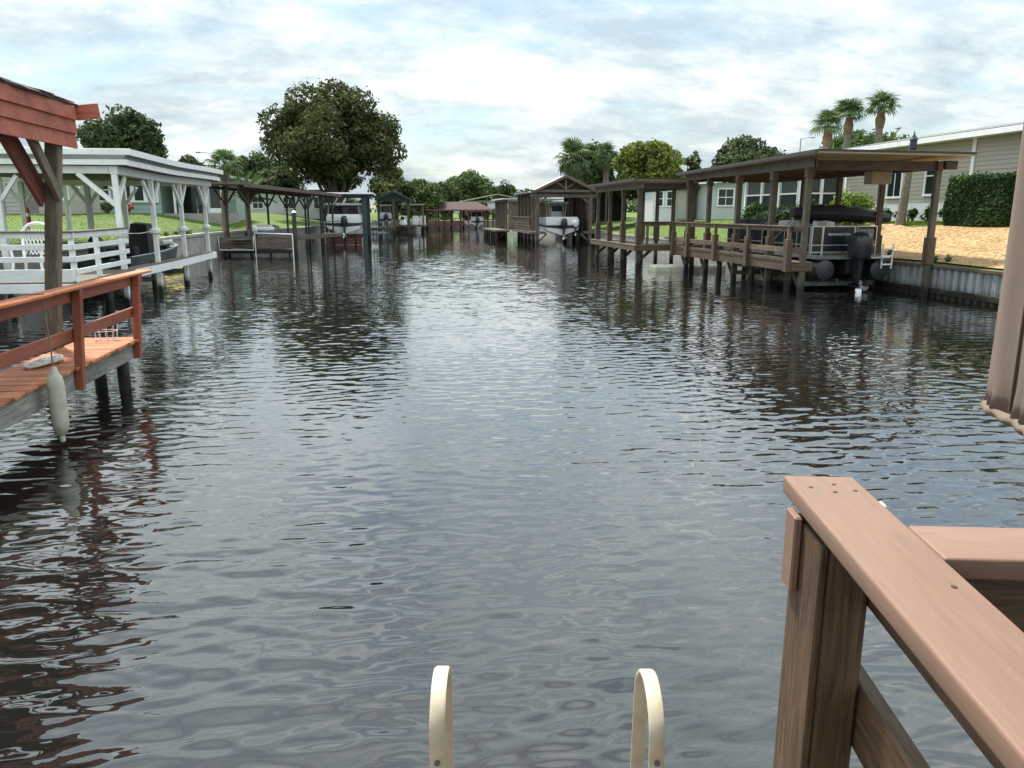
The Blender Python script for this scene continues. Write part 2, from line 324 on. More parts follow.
def cbox(lx, ly, lz, b):
    key = ('box', round(lx, 3), round(ly, 3), round(lz, 3), round(b, 4))
    if key in CACHE: return CACHE[key].copy() if False else CACHE[key]
    hx, hy, hz = lx / 2, ly / 2, lz / 2; b = min(b, hx * 0.45, hy * 0.45, hz * 0.45); vs = []; ix = {}
    for sx in (-1, 1):
        for sy in (-1, 1):
            for sz in (-1, 1):
                for a, p in enumerate(((hx, hy - b, hz - b), (hx - b, hy, hz - b), (hx - b, hy - b, hz))):
                    ix[(sx, sy, sz, a)] = len(vs); vs.append((sx * p[0], sy * p[1], sz * p[2]))
    fs = []; q = ((-1, -1), (1, -1), (1, 1), (-1, 1))
    for s_ in (-1, 1):
        fs.append([ix[(s_, a, c, 0)] for a, c in q]); fs.append([ix[(a, s_, c, 1)] for a, c in q]); fs.append([ix[(a, c, s_, 2)] for a, c in q])
    for a in (-1, 1):
        for c in (-1, 1):
            fs.append([ix[(a, c, -1, 0)], ix[(a, c, 1, 0)], ix[(a, c, 1, 1)], ix[(a, c, -1, 1)]])
            fs.append([ix[(a, -1, c, 0)], ix[(a, 1, c, 0)], ix[(a, 1, c, 2)], ix[(a, -1, c, 2)]])
            fs.append([ix[(-1, a, c, 1)], ix[(1, a, c, 1)], ix[(1, a, c, 2)], ix[(-1, a, c, 2)]])
            for e in (-1, 1): fs.append([ix[(a, c, e, 0)], ix[(a, c, e, 1)], ix[(a, c, e, 2)]])
    mb = MB(); mb.v = vs; mb.f = [tuple(f) for f in fs]; CACHE[key] = mb; return mb
MESH = {}
def shared(key, mat, build, smooth=False):
    k = (key, mat)
    if k not in MESH:
        me = build().mesh('piece', smooth); me.materials.append(MATS[mat]); MESH[k] = me
    return MESH[k]
def tag(o, label=None, cat=None, group=None, kind=None):
    if label: o['label'] = label
    if cat: o['category'] = cat
    if group: o['group'] = group
    if kind: o['kind'] = kind
    return o
def obj(name, me, mat=None, parent=None, M=None):
    if isinstance(me, MB): me = me.mesh(name)
    if mat and not me.materials: me.materials.append(MATS[mat])
    o = bpy.data.objects.new(name, me); COL.objects.link(o)
    if M is not None: o.matrix_basis = M
    if parent is not None:
        o.parent = parent
        if parent.type != 'EMPTY' or parent.name in WORLDLY: o.matrix_parent_inverse = parent.matrix_basis.inverted()
    return o
WORLDLY = set()      # things whose parts are written in world coordinates
def thing(name, label, cat, loc=(0, 0, 0), rz=0.0, group=None, world=False):
    o = bpy.data.objects.new(name, None); COL.objects.link(o); o.location = loc; o.rotation_euler = (0, 0, rz); o.empty_display_size = 0.3
    o.matrix_basis = Matrix.Translation(loc) @ Matrix.Rotation(rz, 4, 'Z')
    if world: WORLDLY.add(o.name)
    return tag(o, label, cat, group)
def beam(parent, name, mat, p0, p1, w_, h_, b=0.006, up=(0, 0, 1)):
    """box along p0->p1; w_ across, h_ along 'up'"""
    p0 = Vector(p0); p1 = Vector(p1); d = p1 - p0; ln = d.length; x = d.normalized(); u = Vector(up)
    if abs(x.dot(u)) > 0.98: u = Vector((0, 1, 0))
    y = u.cross(x).normalized(); z = x.cross(y)
    M = Matrix((x, y, z)).transposed().to_4x4(); M.translation = (p0 + p1) / 2
    me = shared(('b', round(ln, 3), round(w_, 3), round(h_, 3), b), mat, lambda: cbox(ln, w_, h_, b))
    return obj(name, me, None, parent, M)
def bx(parent, name, mat, x0, x1, y0, y1, z0, z1, b=0.006):
    dx, dy, dz = x1 - x0, y1 - y0, z1 - z0; cx, cy, cz = (x0 + x1) / 2, (y0 + y1) / 2, (z0 + z1) / 2
    if dx >= dy and dx >= dz: return beam(parent, name, mat, (x0, cy, cz), (x1, cy, cz), dy, dz, b)
    if dy >= dz: return beam(parent, name, mat, (cx, y0, cz), (cx, y1, cz), dx, dz, b)
    return beam(parent, name, mat, (cx, cy, z0), (cx, cy, z1), dx, dy, b)
def pole(parent, name, mat, p0, p1, r0, r1=None, k=10):
    p0 = Vector(p0); p1 = Vector(p1); d = p1 - p0; r1 = r0 if r1 is None else r1
    z = d.normalized(); u = Vector((0, 1, 0)) if abs(z.z) > 0.9 else Vector((0, 0, 1)); y = z.cross(u).normalized(); x_ = y.cross(z)
    M = Matrix((z, y, z.cross(y))).transposed().to_4x4(); M.translation = (p0 + p1) / 2; ln = d.length
    me = shared(('c', round(ln, 3), round(r0, 3), round(r1, 3), k), mat, lambda: MB().tube([(-ln / 2, 0, 0), (ln / 2, 0, 0)], [r0, r1], k), 'auto')
    return obj(name, me, None, parent, M)
def rod(parent, name, mat, pts, r, k=8):
    return obj(name, MB().tube(pts, r, k).mesh(name, 'auto'), mat, parent)
def copy_tree(o, parent=None):
    c = o.copy(); COL.objects.link(c); c.parent = parent; c.matrix_parent_inverse = o.matrix_parent_inverse.copy()
    for ch in [x for x in bpy.data.objects if x.parent == o]: copy_tree(ch, c)
    return c
def arc(cx, cz, r, a0, a1, k): return [(cx + r * math.cos(a0 + (a1 - a0) * i / k), cz + r * math.sin(a0 + (a1 - a0) * i / k)) for i in range(k + 1)]

# ------------------------------------------------------------------ water (real ripples near, shader ripples far)
def build_water():
    rng = np.random.RandomState(5)
    ys = [-6.0]
    while ys[-1] < 34: ys.append(ys[-1] + (0.2 if ys[-1] < 1.8 else 0.0155 + 0.004 * max(0, ys[-1] - 2.5)))
    near_n = len(ys)
    while ys[-1] < 132: ys.append(ys[-1] + 1.5)
    xs = np.concatenate([np.linspace(-26, -9, 60, endpoint=False), np.linspace(-9, 9, 420, endpoint=False), np.linspace(9, 26, 130)])
    X, Y = np.meshgrid(xs, np.array(ys)); Z = np.zeros_like(X)
    mod1 = 0.56 + 0.44 * np.sin(X * 0.42 + 1.1 * np.sin(Y * 0.31) + 0.4) * np.sin(Y * 0.55 + 0.8 * np.sin(X * 0.5))
    mod2 = 0.56 + 0.44 * np.sin(X * 0.9 - Y * 0.37 + 2.0) * np.sin(Y * 0.83 + 0.6 * np.sin(X * 0.7) + 1.0)
    for i in range(70):
        lam = math.exp(rng.uniform(math.log(0.085), math.log(0.44)))
        th = rng.normal(0, 0.34) + 0.10; k = 2 * math.pi / lam
        sl = 0.0215 * (0.62 if lam > 0.28 else 1.0)
        h = (sl / k) * np.sin(k * (np.sin(th) * X + np.cos(th) * Y) + rng.uniform(0, 6.28))
        Z += h * (mod1 if i % 2 else mod2)
    fade = np.clip((34 - Y) / 18, 0, 1); fade = fade * fade * (3 - 2 * fade); Z *= fade
    nr, nc = X.shape; co = np.stack([X, Y, Z], -1).reshape(-1, 3)
    idx = np.arange(nr * nc).reshape(nr, nc)
    q = np.stack([idx[:-1, :-1], idx[:-1, 1:], idx[1:, 1:], idx[1:, :-1]], -1).reshape(-1, 4)
    me = bpy.data.meshes.new('water'); me.vertices.add(len(co)); me.vertices.foreach_set('co', co.ravel())
    me.loops.add(q.size); me.loops.foreach_set('vertex_index', q.ravel().astype(np.int32))
    me.polygons.add(len(q)); me.polygons.foreach_set('loop_start', np.arange(0, q.size, 4, dtype=np.int32)); me.polygons.foreach_set('use_smooth', np.ones(len(q), dtype=bool))
    me.update(); me.validate()
    tag(obj('water', me, 'water'), kind='structure')
build_water()

# ------------------------------------------------------------------ ground
LB = [(-10.5, -60), (-10.5, 44), (-9.5, 52), (-7.3, 60), (-7.0, 69), (-4.2, 74), (-3.3, 94), (2.4, 108), (3.4, 124)]
def bank(y, pts):
    for (x0, y0), (x1, y1) in zip(pts, pts[1:]):
        if y <= y1: return x0 + (x1 - x0) * max(0, (y - y0)) / (y1 - y0)
    return pts[-1][0]
RBX = 15.65
def smooth(t): t = max(0, min(1, t)); return t * t * (3 - 2 * t)
def zl(x, y):
    t = bank(y, LB) - x
    return 1.33 + 1.02 * smooth(t / 8.5) * (0.35 + 0.65 * smooth((y - 25) / 22)) + 0.02 * math.sin(x * 1.3) * math.sin(y * 0.9)
def zr(x, y):
    t = x - RBX
    return 0.92 + 1.12 * smooth((t + 0.6) / 7.0) * (1 - 0.10 * smooth((y - 40) / 15)) + 0.015 * math.sin(x * 1.1) * math.sin(y * 0.8)
TS = [0, 0.4, 0.8, 1.2, 1.8, 2.4, 3.2, 4, 5, 6, 7, 8, 9, 10, 12, 15, 20, 30, 50, 90, 200, 600]
YS = [-60, -20, 0, 8, 12, 14] + [14 + 1.5 * i for i in range(1, 40)] + [76, 80, 84, 88, 92, 94, 98, 102, 106, 108, 112, 116, 120, 124]
def sheet(name, fn, ys, ts, mat):
    vs = [fn(y, t) for y in ys for t in ts]; k = len(ts)
    fs = [(i * k + j, i * k + j + 1, (i + 1) * k + j + 1, (i + 1) * k + j) for i in range(len(ys) - 1) for j in range(k - 1)]
    me = MB().add(vs, fs).mesh(name, 'all')
    if sum(p.normal.z for p in me.polygons) < 0: me.flip_normals()
    return tag(obj(name, me, mat), kind='structure')
sheet('lawn_left', lambda y, t: (bank(y, LB) - t, y, zl(bank(y, LB) - t, y)), YS, TS, 'grass')
sheet('lawn_right', lambda y, t: (RBX + t, y, zr(RBX + t, y)), YS, TS, 'grass')
sheet('lawn_end', lambda y, t: (t, y, 1.1 + 1.2 * smooth((y - 124) / 14)), [124, 126, 128, 131, 134, 138, 150, 200, 400, 1500], [-700, -200, -60, -20, 0, 5, 10, 16, 40, 100, 300, 900], 'grass')
# gravel yard
def gy(y, t):
    x = RBX + 0.05 + t * (4.6 + 0.25 * math.sin(y * 1.7) + 1.5 * smooth((28.5 - y) / 4)); return (x, y, zr(x, y) + 0.05)
sheet('gravel_yard', gy, [11 + 0.5 * i for i in range(42)], [i / 10 for i in range(11)], 'gravel')
kb = MB(); kpts = [(19.6, 22.0), (19.2, 23.5), (18.7, 25.0), (18.3, 27.0), (18.2, 29.0), (18.6, 31.5)]
kr = []
for (x, y) in kpts: z = zr(x, y); kr.append([(x - 0.09, y, z - 0.05), (x + 0.09, y, z - 0.05), (x + 0.09, y, z + 0.035), (x - 0.09, y, z + 0.035)])
kb.loft(kr); tag(obj('garden_kerb', kb, 'concrete'), kind='structure')
def grass_stuff(name, count, fx, fz, seed, label):
    rng = np.random.RandomState(seed); pts = [fx(rng) for _ in range(count)]; pts = [p for p in pts if p]
    V = []; F = []; rnd = []
    for (x, y) in pts:
        z = fz(x, y); a = rng.uniform(0, 6.28); h = rng.uniform(0.02, 0.055); wd = 0.011; lx, ly = rng.normal(0, 0.02, 2)
        o = len(V); V += [(x - wd * math.cos(a), y - wd * math.sin(a), z - 0.01), (x + wd * math.cos(a), y + wd * math.sin(a), z - 0.01), (x + lx, y + ly, z + h)]; F.append((o, o + 1, o + 2)); rnd += [rng.uniform()] * 3
    me = bpy.data.meshes.new(name); me.from_pydata(V, [], F); at = me.attributes.new('rnd', 'FLOAT', 'POINT'); at.data.foreach_set('value', rnd)
    tag(obj(name, me, 'grass_blade'), label, 'grass', kind='stuff')
def fl(r):
    y = r.uniform(24, 58); x = bank(y, LB) - 0.1 - 13 * r.uniform() ** 1.3; return (x, y)
grass_stuff('grass', 42000, fl, zl, 3, 'bright green lawn grass on the bank by the mint house')
def fr(r):
    y = r.uniform(31.5, 56); return (RBX + 0.1 + 9 * r.uniform(), y)
grass_stuff('grass', 26000, fr, zr, 4, 'green lawn grass on the bank behind the timber boat docks')
def fr2(r):
    y = r.uniform(27.5, 32.5); return (r.uniform(20.3, 22.3), y)
grass_stuff('grass', 5000, fr2, zr, 9, 'green grass strip along the tan sided house')

# ------------------------------------------------------------------ seawalls
t = thing('seawall', 'weathered grey concrete seawall below the bright lawn of the mint house', 'seawall', (-10.5, 30, 0), world=True)
y = 12.0
while y < 44:
    y1 = min(44, y + 2.4); bx(t, 'panel', 'concrete', -10.62, -10.42 + random.uniform(-0.02, 0.02), y + 0.012, y1 - 0.012, -1.0, 1.2, 0.012); y = y1
y = 12.0
while y < 44:
    y1 = min(44, y + 4.0); bx(t, 'cap', 'concrete', -10.72, -10.36, y + 0.006, y1 - 0.006, 1.2, 1.36, 0.015); y = y1
t = thing('seawall', 'dark concrete seawall behind the brown boat docks under the big oak', 'seawall', (-7, 60, 0), world=True)
for (x0, y0), (x1, y1) in zip(LB[1:], LB[2:]):
    beam(t, 'panel', 'concrete', (x0 + 0.05, y0, 0.1), (x1 + 0.05, y1, 0.1), 0.2, 2.2, 0.01)
    beam(t, 'cap', 'concrete', (x0 + 0.02, y0, 1.28), (x1 + 0.02, y1, 1.28), 0.36, 0.16, 0.01)
t = thing('seawall', 'corrugated grey sheet pile seawall holding back the gravel yard', 'seawall', (RBX, 20, 0), world=True)
prof = [(-0.15, 0), (-0.10, 0), (-0.065, -0.09), (0.065, -0.09), (0.10, 0), (0.149, 0)]
def pilemesh():
    mb = MB(); mb.loft([[(a, d, -1.2) for a, d in prof] + [(a, d + 0.02, -1.2) for a, d in prof[::-1]], [(a, d, 0.84) for a, d in prof] + [(a, d + 0.02, 0.84) for a, d in prof[::-1]]]); return mb
pm_ = shared('sheetpile', 'sheet_pile', pilemesh)
for i in range(64):
    obj('sheet_pile', pm_, None, t, Matrix.Translation((RBX - 0.02, 12.2 + 0.3 * i, 0)) @ Matrix.Rotation(-math.pi / 2, 4, 'Z'))
for i in range(5): bx(t, 'cap', 'tan_wood', RBX - 0.16, RBX + 0.2, 12 + 4 * i + 0.004, 16 + 4 * i - 0.004, 0.84, 0.93, 0.008)
bx(t, 'waler', 'weathered_wood', RBX - 0.17, RBX - 0.115, 12, 31.4, 0.10, 0.26)
t = thing('seawall', 'grey seawall edging the lawn behind the timber dock with flat roof', 'seawall', (RBX, 60, 0), world=True)
y = 31.6
while y < 124:
    y1 = min(124, y + (2.4 if y < 60 else 16)); bx(t, 'panel', 'concrete', RBX - 0.1, RBX + 0.1, y + 0.01, y1 - 0.01, -1, 0.82, 0.01); bx(t, 'cap', 'concrete', RBX - 0.16, RBX + 0.2, y + 0.005, y1 - 0.005, 0.82, 0.93, 0.01); y = y1
t = thing('seawall', 'far seawall closing the end of the canal', 'seawall', (10, 124, 0), world=True)
bx(t, 'panel', 'concrete', 3.3, RBX + 0.2, 123.9, 124.1, -1, 1.0); bx(t, 'cap', 'concrete', 3.3, RBX + 0.2, 123.85, 124.2, 1.0, 1.12)

# ------------------------------------------------------------------ red dock with fender
t = thing('dock', 'narrow dock with orange red planks and red two rail fence', 'dock', (-4.1, 8, 0), world=True)
y = 3.2
while y < 11.6:
    bx(t, 'plank', 'red_deck_wood', -4.5 + random.uniform(-.012, .012), -3.74 + .012 * (y - 9) + random.uniform(-.018, .018), y, y + 0.137, 0.665 + random.uniform(-.002, .002), 0.70 + random.uniform(-.003, .003), 0.005); y += 0.145
bx(t, 'rim_joist', 'rim_wood', -3.845, -3.805, 3.2, 7.4, 0.42, 0.66); bx(t, 'rim_joist', 'rim_wood', -3.845, -3.805, 7.41, 11.6, 0.42, 0.66)
bx(t, 'rim_joist', 'rim_wood', -4.46, -4.42, 3.2, 11.6, 0.42, 0.66); bx(t, 'rim_joist', 'rim_wood', -4.41, -3.85, 11.555, 11.595, 0.42, 0.655)
for x, y in ((-3.93, 11.3), (-4.3, 11.45), (-3.88, 7.3), (-4.3, 7.3), (-3.88, 4.0), (-4.3, 4.0)): pole(t, 'pile', 'pile_wood', (x, y, -1.2), (x, y, 0.655), 0.085, 0.08, 12)
for y in (5.0, 6.95, 9.42, 11.45): beam(t, 'rail_post', 'red_wood', (-3.765, y - .01, .42), (-3.675, y, 1.587), .09, .09, .006)
bx(t, 'top_rail', 'red_wood', -3.775, -3.737, 3.5, 9.42, 1.445, 1.585); bx(t, 'top_rail', 'red_wood', -3.775, -3.737, 9.424, 11.9, 1.445, 1.585)
bx(t, 'middle_rail', 'red_wood', -3.805, -3.767, 3.5, 9.42, 1.0, 1.14); bx(t, 'middle_rail', 'red_wood', -3.805, -3.767, 9.424, 11.9, 1.0, 1.14)
bx(t, 'rail_cap', 'red_deck_wood', -3.80, -3.60, 3.5, 8.62, 1.589, 1.627, 0.01); bx(t, 'rail_cap', 'red_deck_wood', -3.81, -3.63, 8.63, 12.0, 1.589, 1.628, 0.01)
t = thing('boat_fender', 'pale vinyl boat fender hanging by a rope from the red rail', 'fender', (-3.58, 9.0, 0.1), world=True)
prf = [(0.012, .06), (.035, .065), (.04, .10), (.035, .13), (.06, .15), (.10, .19), (.115, .25), (.117, .5), (.112, .7), (.095, .77), (.055, .81), (.045, .86), (.02, .88)]
mb = MB(); mb.loft([[(-3.63 + r_ * .72 * math.cos(a), 8.47 + r_ * .72 * math.sin(a), z) for a in [2 * math.pi * j / 18 for j in range(18)]] for r_, z in prf])
obj('body', mb.mesh('body', 'auto'), 'fender_vinyl', t)
rod(t, 'rope', 'rope', [(-3.63, 8.47, 0.87), (-3.632, 8.47, 1.1), (-3.64, 8.465, 1.4), (-3.645, 8.46, 1.58), (-3.62, 8.45, 1.636), (-3.72, 8.43, 1.634), (-3.815, 8.4, 1.628), (-3.83, 8.4, 1.5), (-3.79, 8.4, 1.28)], 0.008)
# coiled rope on the planks
pts = []
for i in range(150):
    a = i * 0.36; rr = 0.05 + 0.17 * abs(math.sin(i * 0.083)) * (0.6 + 0.4 * math.sin(i * 0.31)) + 0.05 * math.sin(i * 0.71)
    pts.append((-4.18 + rr * 0.8 * math.cos(a), 9.55 + rr * 1.5 * math.sin(a), 0.714 + 0.0002 * i + 0.010 * abs(math.sin(i * 1.3))))
tag(obj('rope_coil', MB().tube(pts, 0.011, 6).mesh('rope_coil', 'auto'), 'white_rope'), 'loose coil of pale rope lying on the orange red planks', 'rope')
# small wire crab basket at the end of the dock
t = thing('wire_basket', 'small white wire basket standing at the far end of the red dock', 'basket', (-4.1, 11.3, 0.7), world=True)
for z, s_ in ((0.72, .8), (0.84, .9), (0.95, 1.0)):
    rod(t, 'ring', 'white_plastic', [(-4.1 + .17 * s_ * math.cos(a), 11.3 + .12 * s_ * math.sin(a), z) for a in [k * math.pi / 8 for k in range(17)]], 0.005, 6)
for k in range(10):
    a = k * math.pi / 5; pole(t, 'wire', 'white_plastic', (-4.1 + .136 * math.cos(a), 11.3 + .096 * math.sin(a), .705), (-4.1 + .17 * math.cos(a), 11.3 + .12 * math.sin(a), .96), 0.004, None, 6)

# ------------------------------------------------------------------ red boathouse
t = thing('boathouse', 'red boathouse with lapped fascia boards and ragged shingle edge', 'boathouse', (-7, 8, 0), world=True)
for x in (-4.62, -9.4):
    for y in (10.84, 7.2, 3.6):
        beam(t, 'post', 'grey_wood' if x > -5 else 'dark_wood', (x - .22 if x > -5 else x, y, -1.2), (x + .325 if x > -5 else x, y, 3.30), 0.16, 0.16, 0.012)
for s_, (x0, x1) in enumerate(((-4.70, -4.62),)):
    pass
beam(t, 'brace', 'grey_wood', (-4.29, 10.82, 2.62), (-4.30, 10.10, 3.47), 0.06, 0.15)
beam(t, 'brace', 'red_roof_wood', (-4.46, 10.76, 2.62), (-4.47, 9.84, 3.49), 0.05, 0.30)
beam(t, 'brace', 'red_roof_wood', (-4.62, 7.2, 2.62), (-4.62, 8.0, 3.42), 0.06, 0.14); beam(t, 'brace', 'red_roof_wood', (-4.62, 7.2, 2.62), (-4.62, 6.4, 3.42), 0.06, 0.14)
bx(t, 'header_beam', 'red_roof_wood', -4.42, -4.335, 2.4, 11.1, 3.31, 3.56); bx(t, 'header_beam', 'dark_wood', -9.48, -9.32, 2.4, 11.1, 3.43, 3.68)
for k in range(10): bx(t, 'joist', 'dark_wood', -9.3, -4.43, 2.6 + k * 0.92, 2.65 + k * 0.92, 3.46, 3.62)
# lapped fascia: three boards, each tucked behind the one above
for k, (z0, z1, dx) in enumerate(((3.265, 3.475, 0.27), (3.445, 3.635, 0.288), (3.615, 3.795, 0.306))):
    mb = MB(); rng = random.Random(k); rows = []
    ys = [2.0 + 0.33 * i for i in range(31)]; ys = [q for q in ys if q < 11.2] + [11.24]
    for q in ys:
        top = z1 + (rng.uniform(-0.022, 0.012) if k == 2 else 0)
        rows.append([(-4.43 + dx, q, z0), (-4.455 + dx - 0.015, q, z0), (-4.47 + dx, q, top), (-4.445 + dx, q, top)])
    mb.loft(rows); obj('fascia_board', mb, 'faded_red_wood', t)
beam(t, 'barge_board', 'faded_red_wood', (-9.6, 11.275, 3.85), (-7.0, 11.275, 4.66), 0.04, 0.2); beam(t, 'barge_board', 'faded_red_wood', (-7.0, 11.275, 4.66), (-4.2, 11.275, 3.74), 0.04, 0.2)
beam(t, 'barge_board', 'faded_red_wood', (-4.16, 11.30, 3.715), (-3.87, 11.30, 3.745), 0.04, 0.19)
mb = MB(); rng = random.Random(3); rr_ = []
for i in range(46):
    q = 1.8 + i * (11.36 - 1.8) / 45; e = rng.uniform(-.05, .03)
    rr_.append([(-4.11 + e, q, 3.79), (-7.0, q, 4.74), (-9.7, q, 3.9), (-9.7, q, 3.93), (-7.0, q, 4.78), (-4.10 + e, q, 3.81 + rng.uniform(0, .02))])
mb.loft(rr_); obj('roof', mb, 'roof_dark', t)
for i in range(26):      # curled shingle tabs along the eave
    q = 2.0 + i * 0.362; rng2 = random.Random(i)
    beam(t, 'shingle', 'concrete' if i % 4 == 0 else 'red_roof_wood', (-4.36, q, 3.895), (-4.10 + rng2.uniform(-.06, .03), q, 3.805 + rng2.uniform(-.015, .03)), 0.33, 0.012, 0.003)

# ------------------------------------------------------------------ white covered dock
t = thing('covered_dock', 'white painted covered dock with bracketed posts and slatted railing', 'dock', (-9.8, 25, 0), world=True)
def sag(y): return -0.05 * math.exp(-((y - 26.0) / 3.2) ** 2)
def rail_loft(name, mat, x0, x1, y0, y1, zb, zt, k=14, sg=1.0):
    mb = MB(); mb.loft([[(x0, q, zb + sg * sag(q)), (x1, q, zb + sg * sag(q)), (x1, q, zt + sg * sag(q)), (x0, q, zt + sg * sag(q))] for q in [y0 + (y1 - y0) * i / k for i in range(k + 1)]])
    return obj(name, mb, mat, t)
PY = (21.9, 24.85, 27.9, 31.2)
for y in PY:
    bx(t, 'post', 'white_wood', -7.365, -7.235, y - 0.065, y + 0.065, -1.2, 3.41 + sag(y), 0.01)
    for s_ in ((1,) if y < 22 else (-1, 1)): beam(t, 'brace', 'white_wood', (-7.3, y + s_ * 0.04, 2.66), (-7.3, y + s_ * 0.74, 3.36 + sag(y)), 0.08, 0.10)
    mb = MB(); mb.loft([[(-7.3 + r_ * math.cos(a), y + r_ * math.sin(a), z) for a in [k * math.pi / 6 for k in range(12)]] for r_, z in ((.115, 1.80), (.16, 1.84), (.165, 1.93), (.115, 1.98))])
    obj('rope_wrap', mb.mesh('rope_wrap', 'auto'), 'white_wood', t)
beam(t, 'brace', 'white_wood', (-7.34, 21.92, 2.62), (-8.2, 21.92, 3.43), 0.08, 0.12)
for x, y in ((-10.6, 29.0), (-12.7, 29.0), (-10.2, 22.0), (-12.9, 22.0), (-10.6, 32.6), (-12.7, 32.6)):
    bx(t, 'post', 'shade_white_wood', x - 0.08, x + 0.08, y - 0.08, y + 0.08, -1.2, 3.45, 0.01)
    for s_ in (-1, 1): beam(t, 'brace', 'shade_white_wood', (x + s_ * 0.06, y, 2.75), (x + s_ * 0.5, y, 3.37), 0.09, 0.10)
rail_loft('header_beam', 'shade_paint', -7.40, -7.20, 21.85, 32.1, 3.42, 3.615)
rail_loft('fascia_board', 'white_paint', -6.95, -6.9, 21.8, 32.3, 3.63, 3.765); rail_loft('fascia_board', 'white_paint', -6.83, -6.78, 21.72, 32.4, 3.875, 4.03)
rail_loft('frieze_board', 'shaded_frieze', -7.02, -6.96, 21.8, 32.3, 3.75, 3.95)
rail_loft('soffit', 'dark_wood', -13.2, -6.96, 21.85, 32.2, 3.62, 3.65)  # dark colour stands in for the shaded ceiling, against bounce from the lawn
mb = MB(); mb.loft([[(-13.4, q, 3.9 + sag(q)), (-6.84, q, 3.94 + sag(q)), (-6.84, q, 4.01 + sag(q)), (-10, q, 4.12 + .3 * sag(q)), (-13.4, q, 4.0)] for q in [21.78 + 10.6 * i / 14 for i in range(15)]]); obj('roof', mb, 'roof_white', t)
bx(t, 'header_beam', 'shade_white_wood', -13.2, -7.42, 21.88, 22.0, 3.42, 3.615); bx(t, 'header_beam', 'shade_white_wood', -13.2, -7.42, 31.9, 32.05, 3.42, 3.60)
bx(t, 'fascia_board', 'white_wood', -13.2, -6.9, 21.745, 21.795, 3.63, 3.765); bx(t, 'fascia_board', 'white_wood', -13.4, -6.78, 21.66, 21.715, 3.875, 4.03)
bx(t, 'frieze_board', 'shaded_frieze', -13.2, -6.96, 21.80, 21.845, 3.768, 3.95)
y = 18.0
while y < 21.7:
    bx(t, 'plank', 'grey_wood', -13.2, -7.0, y, y + 0.14, 0.93, 0.965); y += 0.147
while y < 31.3:
    bx(t, 'plank', 'grey_wood', -7.45, -7.12, y, y + 0.14, 0.93, 0.965); y += 0.147
rail_loft('deck_fascia', 'white_paint', -7.1, -7.05, 21.8, 31.4, 0.74, 0.95, 12, 0.35); bx(t, 'deck_fascia', 'white_wood', -7.45, -7.1, 31.36, 31.42, 0.74, 0.925)
bx(t, 'deck_fascia', 'white_wood', -13.2, -7.0, 17.93, 17.98, 0.73, 0.925); bx(t, 'deck_fascia', 'white_wood', -7.02, -6.97, 17.99, 21.8, 0.73, 0.925)
for z in (1.90, 1.65, 1.39): bx(t, 'rail_slat', 'white_wood', -13.2, -7.0, 17.96, 17.99, z, z + 0.118)
bx(t, 'rail_slat', 'white_wood', -13.2, -7.0, 17.96, 17.99, 0.985, 1.24)
for z in (1.90, 1.65, 1.39, 1.12): beam(t, 'rail_slat', 'white_wood', (-6.985, 17.99, z + .06), (-7.12, 21.85, z + .06), 0.03, 0.118)
bx(t, 'rail_cap', 'grey_wood', -13.2, -6.95, 17.91, 18.08, 2.02, 2.055); beam(t, 'rail_cap', 'grey_wood', (-7.0, 18.09, 2.037), (-7.16, 21.8, 2.037), 0.16, 0.035)
for x, y in ((-7.05, 18.06), (-7.1, 19.6), (-9.0, 18.06), (-11.0, 18.06), (-13.0, 18.06)): bx(t, 'rail_post', 'white_wood', x - .05, x + .05, y - .05, y + .05, 0.6, 2.02)
for x, y in ((-7.25, 18.4), (-10, 18.4), (-12.8, 18.4), (-7.3, 20.6)): pole(t, 'pile', 'pile_wood', (x, y, -1.2), (x, y, 0.93), 0.10, 0.10)
rod(t, 'rope', 'white_rope', [(-7.3, 21.9, 1.9), (-7.3, 23.4, 1.86), (-7.3, 24.85, 1.9), (-7.3, 26.4, 1.86), (-7.3, 27.9, 1.9), (-7.3, 29.5, 1.86), (-7.3, 31.2, 1.9)], 0.012, 6)

# white plastic chair
t = thing('patio_chair', 'white moulded plastic patio chair behind the slatted white railing', 'chair', (-8.36, 19.2, 0.965), R(176))
def chair_parts(t):
    mb = MB(); mb.loft([[(-.24, -.24, .40), (.24, -.24, .40), (.24, -.24, .43), (-.24, -.24, .43)], [(-.25, .2, .38), (.25, .2, .38), (.25, .2, .41), (-.25, .2, .41)]]); obj('seat', mb, 'white_plastic', t)
    pts = [(-.26, -.22, .40), (-.28, -.27, .7), (-.27, -.30, .98)] + [(.27 * math.cos(a), -.33, .98 + .2 * math.sin(a)) for a in [math.pi - k * math.pi / 10 for k in range(1, 10)]] + [(.27, -.30, .98), (.28, -.27, .7), (.26, -.22, .40)]
    rod(t, 'back_frame', 'white_plastic', pts, 0.03, 8)
    for k in range(-3, 4):
        for s_ in (-1, 1): beam(t, 'back_slat', 'white_plastic', (k * .07 - s_ * .10, -.26, .50), (k * .07 + s_ * .10, -.315, 1.04), 0.02, 0.012, .002)
    for s_ in (-1, 1):
        for yy in (-.24, .22): beam(t, 'leg', 'white_plastic', (s_ * .25, yy, .41), (s_ * .29, yy * 1.15, 0), 0.045, 0.045)
        rod(t, 'armrest', 'white_plastic', [(s_ * .28, -.28, .68), (s_ * .30, 0, .66), (s_ * .29, .2, .63), (s_ * .26, .21, .42)], 0.024, 8)
chair_parts(t); t.scale = (1.18, 1.1, 1.05)

